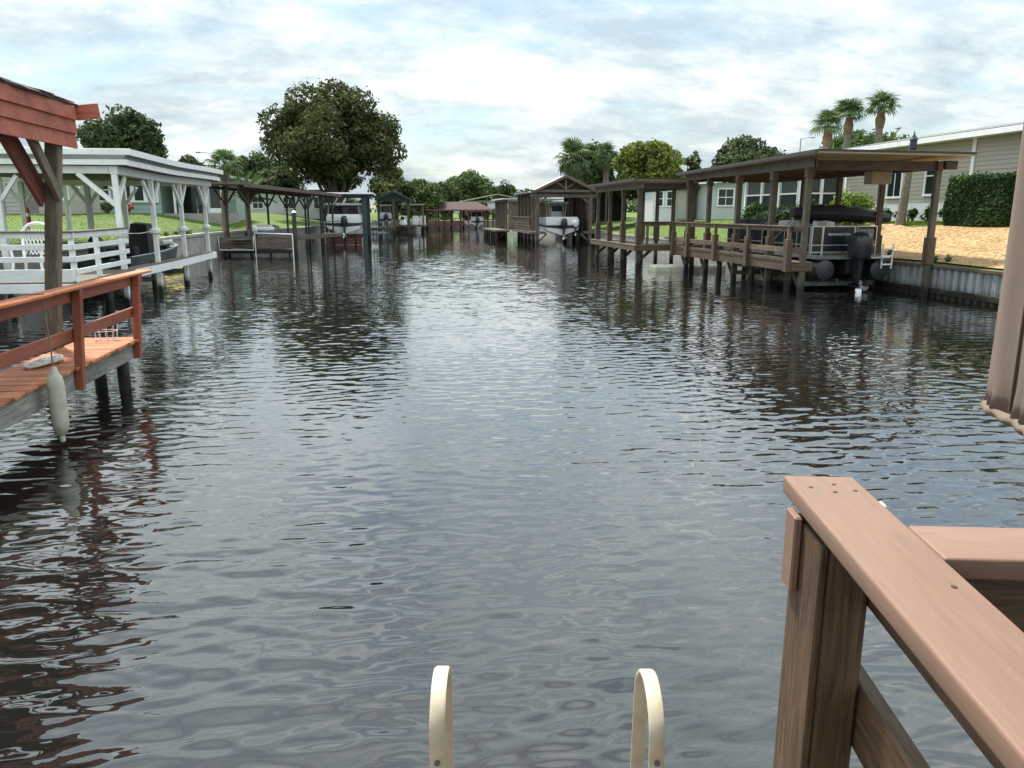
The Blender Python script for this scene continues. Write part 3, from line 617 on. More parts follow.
# ------------------------------------------------------------------ big timber covered dock on the right
def canal_x(y): return 11.86 - 0.02 * (y - 21.8)
t = thing('covered_dock', 'large brown timber covered dock with railed walkway beside the pontoon boat', 'dock', (13.5, 26, 0), world=True)
CY = (21.8, 23.9, 26.4, 28.9, 30.9); LY = (21.0, 23.6, 26.1, 28.6, 30.9)
for y in CY:
    x = canal_x(y); bx(t, 'post', 'weathered_wood', x - .08, x + .08, y - .08, y + .08, -1.2, 3.70, .01)
    if y > 22: bx(t, 'post_sleeve', 'sleeve_wood', x - .115, x + .115, y - .115, y + .115, 0.99, 1.68, .01)
    beam(t, 'knee_brace', 'dark_wood', (x, y, 0.1), (x + .0, y + .55, .68), .05, .14)
    bx(t, 'post_block', 'sleeve_wood', x - .11, x + .11, y - .10, y + .10, 3.42, 3.695, .01)
for y in LY:
    x = 15.36; bx(t, 'post', 'weathered_wood' if y < 22 else 'brown_wood', x - .08, x + .08, y - .08, y + .08, -1.2, 3.62, .01)
    bx(t, 'post_sleeve', 'sleeve_wood', x - .12, x + .12, y - .12, y + .12, 0.94, 1.72, .01)
for (y0, y1) in ((21.5, 26.4), (26.41, 31.2)):
    beam(t, 'header_beam', 'weathered_wood', (canal_x(y0) - .06, y0, 3.84), (canal_x(y1) - .06, y1, 3.82), .06, .27); beam(t, 'header_beam', 'brown_wood', (canal_x(y0) + .04, y0, 3.83), (canal_x(y1) + .04, y1, 3.81), .06, .25)
bx(t, 'header_beam', 'brown_wood', 15.29, 15.43, 20.9, 31.2, 3.63, 3.87)
beam(t, 'header_beam', 'dark_brown_wood', (11.78, 21.72, 3.78), (15.5, 21.02, 3.73), .10, .27); beam(t, 'header_beam', 'brown_wood', (11.9, 30.9, 3.76), (15.3, 30.9, 3.74), .08, .22)
bx(t, 'beam_end', 'brown_wood', 15.5, 15.86, 20.86, 21.02, 3.64, 3.88)
for k in range(8):
    y = 22.2 + k * 1.2; beam(t, 'rafter', 'brown_wood', (11.95, y, 3.86 - .008 * k), (16.1, y, 3.84 - .008 * k), .05, .12)
RC = [(11.5, 20.75, 4.13), (16.1, 20.45, 4.06), (16.35, 31.6, 3.92), (11.3, 31.5, 3.99)]
def slab(c, dz0, dz1): mb = MB(); mb.add([(x, y, z + dz0) for x, y, z in c] + [(x, y, z + dz1) for x, y, z in c], [(0, 1, 2, 3), (4, 5, 6, 7), (0, 1, 5, 4), (1, 2, 6, 5), (2, 3, 7, 6), (3, 0, 4, 7)]); return mb
obj('roof', slab(RC, -.02, .03), 'roof_dark', t); obj('roof_deck', slab([(x + (.03 if x < 13 else -.03), y + (.03 if y < 25 else -.03), z) for x, y, z in RC], -.075, -.022), 'plywood', t)
beam(t, 'fascia_board', 'roof_dark', (11.47, 20.85, 4.07), (11.27, 31.5, 3.94), .03, .09)
y = 21.75
while y < 31.3:
    x = canal_x(y); bx(t, 'plank', 'tan_wood', x - .42, x + .30, y, y + .137, .95, .985); y += .145
for (y0, y1) in ((21.75, 26.5), (26.51, 31.3)):
    beam(t, 'rim_joist', 'brown_wood', (canal_x(y0) - .40, y0, .83), (canal_x(y1) - .40, y1, .83), .04, .22); beam(t, 'rim_joist', 'dark_wood', (canal_x(y0) + .26, y0, .83), (canal_x(y1) + .26, y1, .83), .04, .22)
beam(t, 'rim_joist', 'brown_wood', (11.48, 21.73, .83), (12.14, 21.73, .83), .04, .22)
RP = (21.85, 24.5, 27.1, 29.7, 31.25)
for y in RP:
    x = canal_x(y) - .46; bx(t, 'rail_post', 'tan_wood', x - .05, x + .05, y - .05, y + .05, .72, 2.02); bx(t, 'post_sleeve', 'sleeve_wood', x - .09, x + .085, y - .11, y + .11, .70, 1.66, .01)
for y0, y1 in zip(RP, RP[1:]):
    for z, h_ in ((1.95, .13), (1.34, .16)): beam(t, 'rail', 'tan_wood', (canal_x(y0) - .43, y0 + .005, z), (canal_x(y1) - .43, y1 - .005, z), .04, h_)
    beam(t, 'toe_board', 'sleeve_wood', (canal_x(y0) - .42, y0 + .005, 1.06), (canal_x(y1) - .42, y1 - .005, 1.06), .035, .10)
beam(t, 'rail_cap', 'tan_wood', (canal_x(21.6) - .45, 21.7, 2.037), (canal_x(31.4) - .45, 31.4, 2.037), .14, .035)
for z, h_ in ((1.95, .13), (1.34, .16)): bx(t, 'rail', 'brown_wood', 11.46, 11.76, 21.74, 21.78, z - h_ / 2, z + h_ / 2)
beam(t, 'rail', 'tan_wood', (11.0, 31.3, 1.95), (12.1, 31.3, 1.95), .04, .13)
bx(t, 'motor_box', 'tan_plastic', 14.2, 14.85, 22.35, 22.8, 3.28, 3.66, .02)
for x, y in ((12.05, 23.0), (12.02, 25.5), (11.98, 28.2), (11.95, 31)): pole(t, 'pile', 'pile_wood', (x, y, -1.2), (x, y, .94), .10, .10)

# boat lift under the pontoon boat
t = thing('boat_lift', 'grey metal boat lift cradle holding the pontoon boat above water', 'boat lift', (14, 26, 0), world=True)
for y in (23.4, 28.2):
    bx(t, 'cross_beam', 'dull_aluminium', 12.65, 15.2, y - .08, y + .08, .12, .27)
    for x in (12.7, 15.15): pole(t, 'cable', 'dull_aluminium', (x, y, .27), (x, y, 3.7), .012, None, 6)
for x in (13.25, 13.75, 14.25, 14.7): bx(t, 'bunk', 'weathered_wood', x - .05, x + .05, 23.0, 28.6, .272, .36)

# ------------------------------------------------------------------ smaller timber dock behind it
t = thing('covered_dock', 'timber dock with low flat roof on slim sleeved posts beside the lawn', 'dock', (11.3, 36, 0), world=True)
for x in (10.08, 12.45):
    for y in (32.5, 34.9, 37.2, 39.5):
        bx(t, 'post', 'weathered_wood', x - .075, x + .075, y - .075, y + .075, -1.2, 3.42, .01); bx(t, 'post_sleeve', 'sleeve_wood', x - .12, x + .12, y - .12, y + .12, 1.08, 1.95, .01)
        if x < 11:
            beam(t, 'knee_brace', 'dark_wood', (x, y, .35), (x + .6, y, .86), .05, .13)
            bx(t, 'post_block', 'sleeve_wood', x - .10, x + .10, y - .10, y + .10, 3.15, 3.415, .01)
for x in (10.08, 12.45): bx(t, 'header_beam', 'weathered_wood', x - .06, x + .06, 32.1, 40, 3.42, 3.66)
bx(t, 'header_beam', 'weathered_wood', 10.15, 12.38, 32.42, 32.52, 3.42, 3.64)
RC2 = [(9.7, 31.9, 3.78), (13.0, 31.9, 3.76), (13.0, 40.3, 3.7), (9.7, 40.3, 3.72)]
obj('roof', slab(RC2, 0, .05), 'roof_dark', t); obj('roof_deck', slab([(x + (.03 if x < 11 else -.03), y + (.03 if y < 36 else -.03), z) for x, y, z in RC2], -.05, -.002), 'plywood', t)
bx(t, 'fascia_board', 'roof_dark', 9.66, 9.70, 31.9, 40.3, 3.70, 3.81)
y = 33.9
while y < 40.2:
    bx(t, 'plank', 'tan_wood', 9.85, 11.0, y, y + .14, 1.03, 1.065); y += .148
y = 32.3
while y < 33.8:
    bx(t, 'plank', 'tan_wood', 9.85, 15.5, y, y + .14, 1.03, 1.065); y += .148
bx(t, 'rim_joist', 'brown_wood', 9.86, 9.90, 32.3, 40.2, .82, 1.03); bx(t, 'rim_joist', 'brown_wood', 9.9, 15.5, 32.31, 32.35, .82, 1.03)
bx(t, 'rail', 'tan_wood', 10.2, 13.2, 32.38, 32.42, 1.90, 2.02); bx(t, 'rail_cap', 'tan_wood', 10.2, 13.2, 32.32, 32.46, 2.022, 2.055)
for x in (10.45, 13.1): bx(t, 'rail_post', 'tan_wood', x - .05, x + .05, 32.36, 32.46, .8, 2.02)
for x, y in ((13.9, 32.8), (15.1, 32.8), (10.9, 34.9), (10.9, 37.2), (10.9, 39.5)): pole(t, 'pile', 'pile_wood', (x, y, -1.2), (x, y, 1.02), .10, .10)
bx(t, 'bench', 'tan_wood', 11.6, 13.0, 33.2, 33.6, 1.3, 1.35)

# cream floating platform
t = thing('floating_platform', 'low cream plastic floating platform moored between the timber docks', 'float', (12.2, 31.9, 0), world=True)
for x0, x1 in ((10.25, 11.2), (11.22, 12.4), (12.42, 13.6)):
    mb = MB(); r_ = .16
    pl = [(10.25 if False else x0, 30.35), (x1, 30.35), (x1, 31.55), (x0, 31.55)]
    def ring(ins, z): return [(x0 + ins + (.25 if (x0 < 10.5 and k in (0, 3)) else 0), 31.33 + ins, z) if k == 0 else (x1 - ins, 31.33 + ins, z) if k == 1 else (x1 - ins, 32.25 - ins, z) if k == 2 else (x0 + ins + (.25 if x0 < 10.5 else 0), 32.25 - ins, z) for k in range(4)]
    mb.loft([ring(.05, -.15), ring(0, -.05), ring(0, .20), ring(.05, .26)]); obj('float_section', mb.mesh('float_section', 'auto'), 'float_cream', t)

# ------------------------------------------------------------------ boats
def sring(cx, cy, z, rx, ry, k=16, e=0.6, dx=0):
    out = []
    for j in range(k):
        a = 2 * math.pi * j / k; c_, s_ = math.cos(a), math.sin(a)
        out.append((cx + rx * abs(c_) ** e * (1 if c_ >= 0 else -1), cy + ry * abs(s_) ** e * (1 if s_ >= 0 else -1), z))
    return out
def outboard(t, x, y, z, s=1.0, cowl='motor_grey', wide=1.0):
    """motor hung at (x,y,z = propeller axis); stern towards -Y"""
    prof = [(.78, .12, .20), (.80, .21, .29), (.92, .255, .35), (1.08, .26, .37), (1.25, .24, .35), (1.40, .20, .30), (1.48, .13, .2), (1.5, .04, .08)]
    mb = MB(); mb.loft([sring(x, y - .03 * s - (.05 * s if q > 1.2 else 0), z + q * s, a * s * wide, b_ * s * wide) for q, a, b_ in prof])
    c = obj('outboard_motor', mb.mesh('outboard_motor', 'auto'), cowl, t)
    mb = MB(); mb.loft([sring(x, y + .0 * s, z + q * s, a * s, b_ * s, 12) for q, a, b_ in ((.1, .05, .13), (.3, .07, .16), (.5, .085, .17), (.79, .10, .2))]); obj('midsection', mb.mesh('m', 'auto'), 'black_paint', c)
    mb = MB(); mb.tube([(x, y - .22 * s, z), (x, y - .15 * s, z), (x, y + .1 * s, z), (x, y + .3 * s, z), (x, y + .38 * s, z)], [.06 * s, .085 * s, .095 * s, .07 * s, .015 * s], 12)
    mb.box(x - .16 * s, x + .16 * s, y - .22 * s, y + .14 * s, z + .17 * s, z + .19 * s); mb.prism([(x - .012, z - .28 * s), (x + .012, z - .28 * s), (x + .02, z), (x - .02, z)], y - .05 * s, y + .16 * s)
    obj('lower_unit', mb.mesh('lu', 'auto'), 'black_paint', c)
    mb = MB(); mb.tube([(x, y - .34 * s, z), (x, y - .22 * s, z)], [.045 * s, .055 * s], 10)
    for k in range(3):
        a = R(90 + 120 * k + 20); u = Vector((math.cos(a), 0, math.sin(a))); v_ = Vector((-math.sin(a), 0, math.cos(a))); o = Vector((x, y - .28 * s, z))
        bl = [o + u * (.04 * s) - v_ * (.03 * s) + Vector((0, .03 * s, 0)), o + u * (.12 * s) - v_ * (.09 * s) + Vector((0, .05 * s, 0)), o + u * (.19 * s) - v_ * (.05 * s) + Vector((0, .03 * s, 0)), o + u * (.20 * s) + v_ * (.03 * s) - Vector((0, .02 * s, 0)), o + u * (.13 * s) + v_ * (.08 * s) - Vector((0, .05 * s, 0)), o + u * (.04 * s) + v_ * (.03 * s) - Vector((0, .03 * s, 0))]
        th = Vector((0, .008, 0)); mb.add([p - th for p in bl] + [p + th for p in bl], [(0, 1, 2, 3, 4, 5), (11, 10, 9, 8, 7, 6)] + [(i, (i + 1) % 6, (i + 1) % 6 + 6, i + 6) for i in range(6)])
    obj('propeller', mb, 'aluminium', c)
    return c
def hull(t, mat, cx, ys, ln, wd, zk, zc, zg, d=1, name='hull', bow=.25):
    """V hull: stern at ys, bow along d*Y; keel zk, chine zc, gunwale zg"""
    rings = []
    for i in range(13):
        f = i / 12; wf = math.sqrt(max(0, 1 - max(0, (f - .45) / .55) ** 2.2)) if f < 1 else .02; wf = max(wf, .02)
        rise = (max(0, f - .5) / .5) ** 2; k_ = zk + (zc - zk + .25 * (zg - zc)) * rise; c_ = zc + (zg - zc) * .55 * rise; g_ = zg + bow * f ** 2
        hw = wd / 2 * wf; cw = hw * (.9 - .25 * rise)
        rings.append([(cx - hw, ys + d * ln * f, g_), (cx - cw, ys + d * ln * f, c_), (cx, ys + d * ln * f, k_), (cx + cw, ys + d * ln * f, c_), (cx + hw, ys + d * ln * f, g_), (cx + hw - min(.08, hw * .5), ys + d * ln * f, g_), (cx, ys + d * ln * f, g_ - .12), (cx - hw + min(.08, hw * .5), ys + d * ln * f, g_)])
    return obj(name, MB().loft(rings).mesh(name, 'auto'), mat, t)

# pontoon boat
t = thing('pontoon_boat', 'navy panelled pontoon boat with folded black top and large outboard', 'boat', (13.98, 26, 0.4), world=True)
X0, X1, Y0, Y1 = 12.82, 15.13, 23.0, 29.8
for x in (13.08, 14.9):
    mb = MB(); mb.tube([(x, 22.55, .68), (x, 22.6, .68), (x, 28.8, .68), (x, 29.4, .78), (x, 29.9, .95)], [.22, .305, .305, .22, .05], 18); obj('pontoon', mb.mesh('pontoon', 'auto'), 'tube_metal', t)
bx(t, 'deck', 'boat_floor', X0, X1, 22.75, Y1, 1.03, 1.10); 
for y in (22.72, ): bx(t, 'deck_trim', 'dull_aluminium', X0 - .02, X1 + .02, y - .02, y + .028, 1.0, 1.12)
bx(t, 'deck_trim', 'aluminium', X0 - .03, X0 - .002, 22.75, Y1, 1.0, 1.12); bx(t, 'deck_trim', 'aluminium', X1 + .002, X1 + .03, 22.75, Y1, 1.0, 1.12)
def fence(p0, p1, nb):
    p0 = Vector(p0); p1 = Vector(p1)
    for z in (1.20, 1.42, 2.0): beam(t, 'fence_rail', 'aluminium', p0 + Vector((0, 0, z)), p1 + Vector((0, 0, z)), .035, .035, .006)
    for i in range(nb + 1):
        q = p0 + (p1 - p0) * i / nb; beam(t, 'fence_post', 'aluminium', q + Vector((0, 0, 1.10)), q + Vector((0, 0, 2.0)), .034, .034, .006)
        if i < nb:
            a = q + (p1 - p0) * .03 / nb; c_ = p0 + (p1 - p0) * (i + .97) / nb
            beam(t, 'fence_panel', 'navy_panel', a + Vector((0, 0, 1.71)), c_ + Vector((0, 0, 1.71)), .012, .55, .003); beam(t, 'fence_panel', 'navy_panel', a + Vector((0, 0, 1.31)), c_ + Vector((0, 0, 1.31)), .012, .18, .003)
fence((X0 + .03, 23.25, 0), (X0 + .03, 25.8, 0), 3); fence((X0 + .03, 26.6, 0), (X0 + .03, 29.6, 0), 3)
fence((X1 - .03, 23.25, 0), (X1 - .03, 29.6, 0), 6); fence((X0 + .06, 23.2, 0), (13.22, 23.2, 0), 1); fence((13.25, 23.2, 0), (14.32, 23.2, 0), 1)
for z in (1.42, 2.0): bx(t, 'fence_rail', 'aluminium', 14.36, 15.08, 23.18, 23.215, z - .017, z + .018); fence((X0 + .06, 29.62, 0), (X1 - .06, 29.62, 0), 2)
bx(t, 'seat_back', 'taupe_door', 14.36, 15.05, 23.25, 23.45, 1.2, 1.93, .04); bx(t, 'bench_seat', 'seat_vinyl', 13.0, 14.2, 23.3, 23.9, 1.11, 1.55, .04); bx(t, 'bench_seat', 'seat_vinyl', 12.95, 13.5, 24.2, 25.6, 1.11, 1.6, .05); bx(t, 'seat_back', 'seat_vinyl', 12.92, 13.08, 24.2, 25.6, 1.6, 2.18, .05)
bx(t, 'bench_seat', 'black_vinyl', 12.98, 13.55, 26.8, 29.2, 1.11, 1.55, .05); bx(t, 'seat_back', 'black_vinyl', 12.92, 13.1, 26.9, 28.0, 1.56, 2.2, .06); bx(t, 'seat_back', 'black_vinyl', 12.92, 13.1, 28.1, 29.2, 1.56, 2.2, .06)
mb = MB(); mb.loft([sring(14.6, 25.6, z, a, b_) for z, a, b_ in ((1.1, .36, .3), (1.7, .38, .32), (2.1, .34, .26), (2.3, .2, .12))]); obj('console', mb.mesh('console', 'auto'), 'boat_white', t)
# folded top, sagging black roll across the boat
rings = []
for i in range(15):
    f = i / 14; x = 12.5 + 3.3 * f; h_ = (.10 + .20 * math.sin(math.pi * min(.9, f * .95 + .03)) ** .6) * (1 + .1 * math.sin(i * 2.1)); zc_ = 2.40 - .16 * f + .05 * math.sin(math.pi * f); w_ = .2 + .2 * math.sin(math.pi * min(.9, f)) ** .5
    rings.append([(x, 23.9 + w_ * math.cos(a), zc_ + h_ * math.sin(a) * (1.0 if math.sin(a) > 0 else .8)) for a in [k * math.pi / 6 for k in range(12)]])
obj('folded_top', MB().loft(rings).mesh('folded_top', 'auto'), 'black_vinyl', t)
for (p, q) in (((12.85, 24.9, 2.0), (12.72, 23.95, 2.40)), ((12.85, 25.7, 1.5), (12.72, 23.95, 2.36)), ((15.1, 24.8, 2.0), (15.25, 23.95, 2.3)), ((12.85, 26.6, 2.0), (12.75, 24.9, 2.5)), ((12.75, 24.9, 2.5), (12.72, 24.0, 2.44))): pole(t, 'top_frame', 'aluminium', p, q, .018, None, 8)
mbar = MB().tube([(12.78, 26.6, 2.02), (12.78, 26.1, 2.35), (12.78, 25.3, 2.5), (12.78, 24.4, 2.5)], .03, 8); obj('top_frame', mbar.mesh('tf', 'auto'), 'dull_aluminium', t)
outboard(t, 14.12, 22.55, .16, 1.13, wide=1.0)
bx(t, 'motor_pod', 'black_paint', 13.85, 14.4, 22.75, 23.1, .55, 1.02)
for x in (14.88, 15.22):
    pole(t, 'ladder_rail', 'white_plastic', (x, 22.5, .72), (x, 22.48, 1.48), .026, None, 8)
for z in (.82, 1.08, 1.3): bx(t, 'ladder_step', 'white_plastic', 14.87, 15.23, 22.45, 22.54, z, z + .045)
bx(t, 'swim_platform', 'aluminium', 14.45, 15.1, 22.4, 22.7, 1.03, 1.08)
fc = bpy.data.curves.new('lettering', 'FONT'); fc.body = 'BENNINGTON'; fc.size = .11; fc.extrude = .002; fc.align_x = 'CENTER'; fc.space_character = 1.05
fo = bpy.data.objects.new('lettering', fc); COL.objects.link(fo); dg = bpy.context.evaluated_depsgraph_get(); lm = bpy.data.meshes.new_from_object(fo.evaluated_get(dg)); bpy.data.objects.remove(fo)
lm.materials.clear(); obj('lettering', lm, 'white_paint', t, Matrix.Translation((13.79, 23.178, 1.72)) @ Matrix.Rotation(math.pi / 2, 4, 'X'))

# green jon boat
t = thing('jon_boat', 'dark green flat fishing boat with black covered console by the seawall', 'boat', (-9.2, 29, .4), world=True)
hull(t, 'boat_green', -9.15, 25.6, 7.2, 1.75, .40, .48, 1.08, 1, bow=.18)
rod(t, 'gunwale', 'aluminium', [(-9.15 + .875, 25.6, 1.09), (-8.275, 28.8, 1.10), (-8.33, 30.2, 1.15), (-8.6, 31.8, 1.2), (-9.1, 32.75, 1.27)], .022, 6)
mb = MB(); mb.loft([[(-9.45, 28.90, 1.0), (-8.75, 28.90, 1.0), (-8.75, 30.30, 1.0), (-9.45, 30.30, 1.0)], [(-9.4, 29.00, 1.7), (-8.8, 29.00, 1.75), (-8.8, 30.10, 1.75), (-9.4, 30.10, 1.7)], [(-9.35, 29.10, 2.05), (-8.85, 29.15, 2.02), (-8.85, 29.70, 2.05), (-9.35, 29.70, 2.1)]]); obj('console_cover', mb, 'black_vinyl', t)
for y in (26.2, 27.6): bx(t, 'seat', 'black_vinyl', -9.5, -8.8, y, y + .45, 1.0, 1.32, .05)
mb = MB(); mb.loft([[(-9.5, 30.5, 1.02), (-8.6, 30.5, 1.02), (-8.6, 30.5, 1.24), (-9.5, 30.5, 1.24)], [(-9.4, 31.6, 1.05), (-8.8, 31.6, 1.05), (-8.8, 31.6, 1.3), (-9.4, 31.6, 1.3)]]); obj('deck_cover', mb, 'black_vinyl', t)
bx(t, 'trolling_motor', 'white_plastic', -8.75, -8.62, 30.2, 31.4, 1.3, 1.42, .02)
outboard(t, -9.15, 25.3, .45, .85, 'black_paint')
rod(t, 'push_pole', 'weathered_wood', [(-8.5, 28.3, 1.0), (-8.42, 28.7, 2.3)], .02, 6)
t = thing('boat_lift', 'dark timber boat lift cradle holding the green fishing boat', 'boat lift', (-9.2, 29, 0), world=True)
for y in (26.8, 30.6): bx(t, 'cross_beam', 'dull_aluminium', -10.2, -8.0, y - .07, y + .07, .22, .38); 
for x in (-10.25, -8.05):
    for y in (26.8, 30.6): pole(t, 'pile', 'pile_wood', (x, y, -1.2), (x, y, .9), .08, .08)
tag(obj('kayak', MB().loft([[(-9.6 + .34 * math.sqrt(max(0, 1 - (2 * f - 1) ** 2)) * math.cos(a), 33.5 + 3.0 * f, .14 + .20 * math.sqrt(max(.02, 1 - (2 * f - 1) ** 2)) * math.sin(a)) for a in [k * math.pi / 5 for k in range(10)]] for f in [i / 12 for i in range(13)]]).mesh('kayak', 'auto'), 'yellow_plastic'), 'yellow kayak floating below the grey concrete seawall', 'kayak')

# white boat in the left slip
def slip_boat(t, cx, ys, wd, zk, top=True, ln=6.5, mot=True):
    hull(t, 'boat_white', cx, ys, ln, wd, zk, zk + .42, zk + .62, 1)
    hull(t, 'black_paint', cx, ys + .02, ln * .98, wd * 1.01, zk + .50, zk + .56, zk + .82, 1, 'boot_stripe')
    mb = MB(); mb.loft([[(cx - wd / 2 + .02, ys + .05, z), (cx + wd / 2 - .02, ys + .05, z), (cx + wd / 2 - .02, ys + ln * .62, z), (cx, ys + ln * .95, z), (cx - wd / 2 + .02, ys + ln * .62, z)] for z in (zk + .80, zk + 1.22)] + [[(cx - wd / 2 + .12, ys + .2, zk + 1.45), (cx + wd / 2 - .12, ys + .2, zk + 1.45), (cx + wd / 2 - .12, ys + ln * .6, zk + 1.42), (cx, ys + ln * .85, zk + 1.42), (cx - wd / 2 + .12, ys + ln * .6, zk + 1.42)]]); obj('topside', mb.mesh('topside', 'auto'), 'boat_white', t)
    if top:
        bx(t, 'windscreen', 'glass', cx - wd / 2 + .15, cx + wd / 2 - .15, ys + 1.6, ys + 1.65, zk + 1.45, zk + 2.0)
        bx(t, 'cabin_shade', 'black_vinyl', cx - wd / 2 + .1, cx + wd / 2 - .1, ys + .5, ys + 3.2, zk + 2.0, zk + 2.08); bx(t, 'hard_top', 'boat_white', cx - wd / 2 + .0, cx + wd / 2, ys + .3, ys + 3.4, zk + 2.10, zk + 2.28, .03)
        for sx in (-1, 1):
            for yy in (.5, 3.1): pole(t, 'top_post', 'aluminium', (cx + sx * (wd / 2 - .15), ys + yy, zk + 1.4), (cx + sx * (wd / 2 - .2), ys + yy, zk + 2.1), .025, None, 6)
            for k in range(2): bx(t, 'seat', 'black_vinyl', cx + sx * .6 - .3, cx + sx * .6 + .3, ys + .8 + k, ys + 1.2 + k, zk + 1.45, zk + 1.85, .05)
    if mot: outboard(t, cx + .05, ys - .25, zk - .12, .98)
t = thing('motor_boat', 'white motor boat with white hard top raised beside the red barrier', 'boat', (-4.2, 63, .8), world=True)
slip_boat(t, -4.2, 60.2, 2.6, .84)
t = thing('boat_lift', 'red brown slip barrier and cradle below the white hard top boat', 'boat lift', (-4.2, 62, 0), world=True)
for k in range(4): bx(t, 'board', 'red_barrier', -5.5, -2.95, 60.9, 60.96, .02 + k * .2, .205 + k * .2)
for x in (-5.0, -4.2, -3.4): pole(t, 'pile', 'dark_wood', (x, 60.7, -1), (x, 60.7, .85), .07, None, 8)
for y in (61.5, 64.5): bx(t, 'cross_beam', 'dark_wood', -5.5, -2.95, y - .08, y + .08, .5, .72)
t = thing('motor_boat', 'white centre console boat with black outboard inside the gabled boathouse', 'boat', (12.75, 64, .6), world=True)
slip_boat(t, 12.75, 61.2, 2.7, .62, top=False)
for sx in (-1, 1):
    for yy in (2.2, 3.4): pole(t, 'top_post', 'aluminium', (12.75 + sx * .6, 61.2 + yy, 2.0), (12.75 + sx * .75, 61.2 + yy, 3.15), .03, None, 6)
bx(t, 'hard_top', 'boat_white', 11.85, 13.65, 63.2, 64.9, 3.15, 3.25, .03); bx(t, 'console', 'boat_white', 12.35, 13.15, 63.6, 64.3, 2.0, 2.8, .05); bx(t, 'windscreen', 'glass', 12.3, 13.2, 63.5, 63.56, 2.5, 2.95)
outboard(t, 13.75, 61.0, .75, .7, 'boat_white')

# ------------------------------------------------------------------ far docks and boathouses, left bank
t = thing('covered_dock', 'dark brown covered dock with thin roof and braced posts near the palm', 'dock', (-7, 50, 0), world=True)
A = Vector((-8.75, 43.4, 0)); U = Vector((4.5, 15, 0)).normalized(); V_ = Vector((-U.y, U.x, 0)); LN = 15.4
def loc(u, v, z): return A + U * u + V_ * v + Vector((0, 0, z))
def zroof(u): return 3.72 - .018 * u
for v, us in ((.3, (2.4, 8.4, 10.5, 12.6, 14.8)), (2.0, (3.0, 5.6, 8.2, 11, 14))):
    for u in us:
        beam(t, 'post', 'dark_wood', loc(u, v, -1.2), loc(u, v, zroof(u)), .12, .12)
        for s_ in (-1, 1): beam(t, 'brace', 'dark_wood', loc(u, v, zroof(u) - .85), loc(u + s_ * 1.1, v, zroof(u) - .03), .08, .1)
for v in (.3, 2.0): beam(t, 'header_beam', 'dark_wood', loc(1.3, v, 3.78), loc(15.1, v, 3.54), .1, .18)
mb = MB(); c_ = [loc(1.0, -.15, 3.93), loc(15.5, -.15, 3.66), loc(15.5, 2.5, 3.74), loc(1.0, 2.5, 4.0)]; mb.add([p + Vector((0, 0, -.03)) for p in c_] + [p + Vector((0, 0, .05)) for p in c_], [(0, 1, 2, 3), (4, 5, 6, 7), (0, 1, 5, 4), (1, 2, 6, 5), (2, 3, 7, 6), (3, 0, 4, 7)]); obj('roof', mb, 'plum_wood', t)
beam(t, 'fascia_board', 'plum_wood', loc(1.0, -.2, 3.87), loc(15.5, -.2, 3.60), .04, .2)
for k in range(66): 
    u = 1.2 + k * .215; beam(t, 'plank', 'plum_wood', loc(u, -.1 if 7 < u else .2, .95), loc(u, 1.2, .95), .2, .04)
beam(t, 'rim_joist', 'plum_wood', loc(7, -.12, .82), loc(15.3, -.12, .82), .05, .2); beam(t, 'rail', 'weathered_wood', loc(7, -.05, 1.8), loc(15, -.05, 1.8), .08, .06)
for u in (7.2, 9.8, 12.4): beam(t, 'knee_brace', 'dark_wood', loc(u, -.05, .1), loc(u + .6, -.05, .72), .07, .1)
t = thing('floating_platform', 'brown plank boat ramp framed with white pipe below the palm', 'float', (-8.2, 46, 0), world=True)
for x0, x1, zt in ((-10.1, -8.15, 1.12), (-8.1, -6.05, 1.30)):
    for k in range(4): bx(t, 'board', 'plum_wood', x0, x1, 45.6, 45.66, .46 + k * .16, .595 + k * .16)
    rod(t, 'pipe', 'white_plastic', [(x0, 45.5, -.4 if x0 > -9 else .35), (x0, 45.5, zt), (x1, 45.5, zt - .08)] if x0 > -9 else [(x0 + .02, 45.5, zt), (x0 + .06, 45.5, .38), (x1 - .06, 45.5, .36), (x1 - .02, 45.5, zt)], .032, 8)
pole(t, 'pipe', 'white_plastic', (-6.05, 45.5, -.6), (-6.05, 45.5, 1.2), .032, None, 8)
bx(t, 'ramp', 'dark_wood', -9.9, -6.2, 45.8, 47.0, .15, .38)
t = thing('skiff', 'small grey covered skiff sitting behind the white pipe ramp', 'boat', (-8, 47.5, 1), world=True)
hull(t, 'dull_aluminium', -7.9, 46.4, 3.6, 1.5, 1.02, 1.08, 1.45, 1)
bx(t, 'seat', 'seat_vinyl', -8.4, -7.4, 47.0, 47.5, 1.3, 1.72, .05); bx(t, 'seat', 'boat_white', -8.3, -7.2, 46.5, 46.8, 1.4, 1.62, .05); outboard(t, -8.2, 46.3, .9, .55, 'boat_white')
t = thing('mooring_pile', 'single wooden mooring pile with pale cap beside the white pipe ramp', 'pile', (-5.95, 46, 0), world=True)
pole(t, 'pile', 'dark_wood', (-5.98, 46, -1), (-5.96, 46, 2.42), .13, .12, 12); pole(t, 'cap', 'white_plastic', (-5.96, 46, 2.42), (-5.96, 46, 2.55), .15, .03, 12)

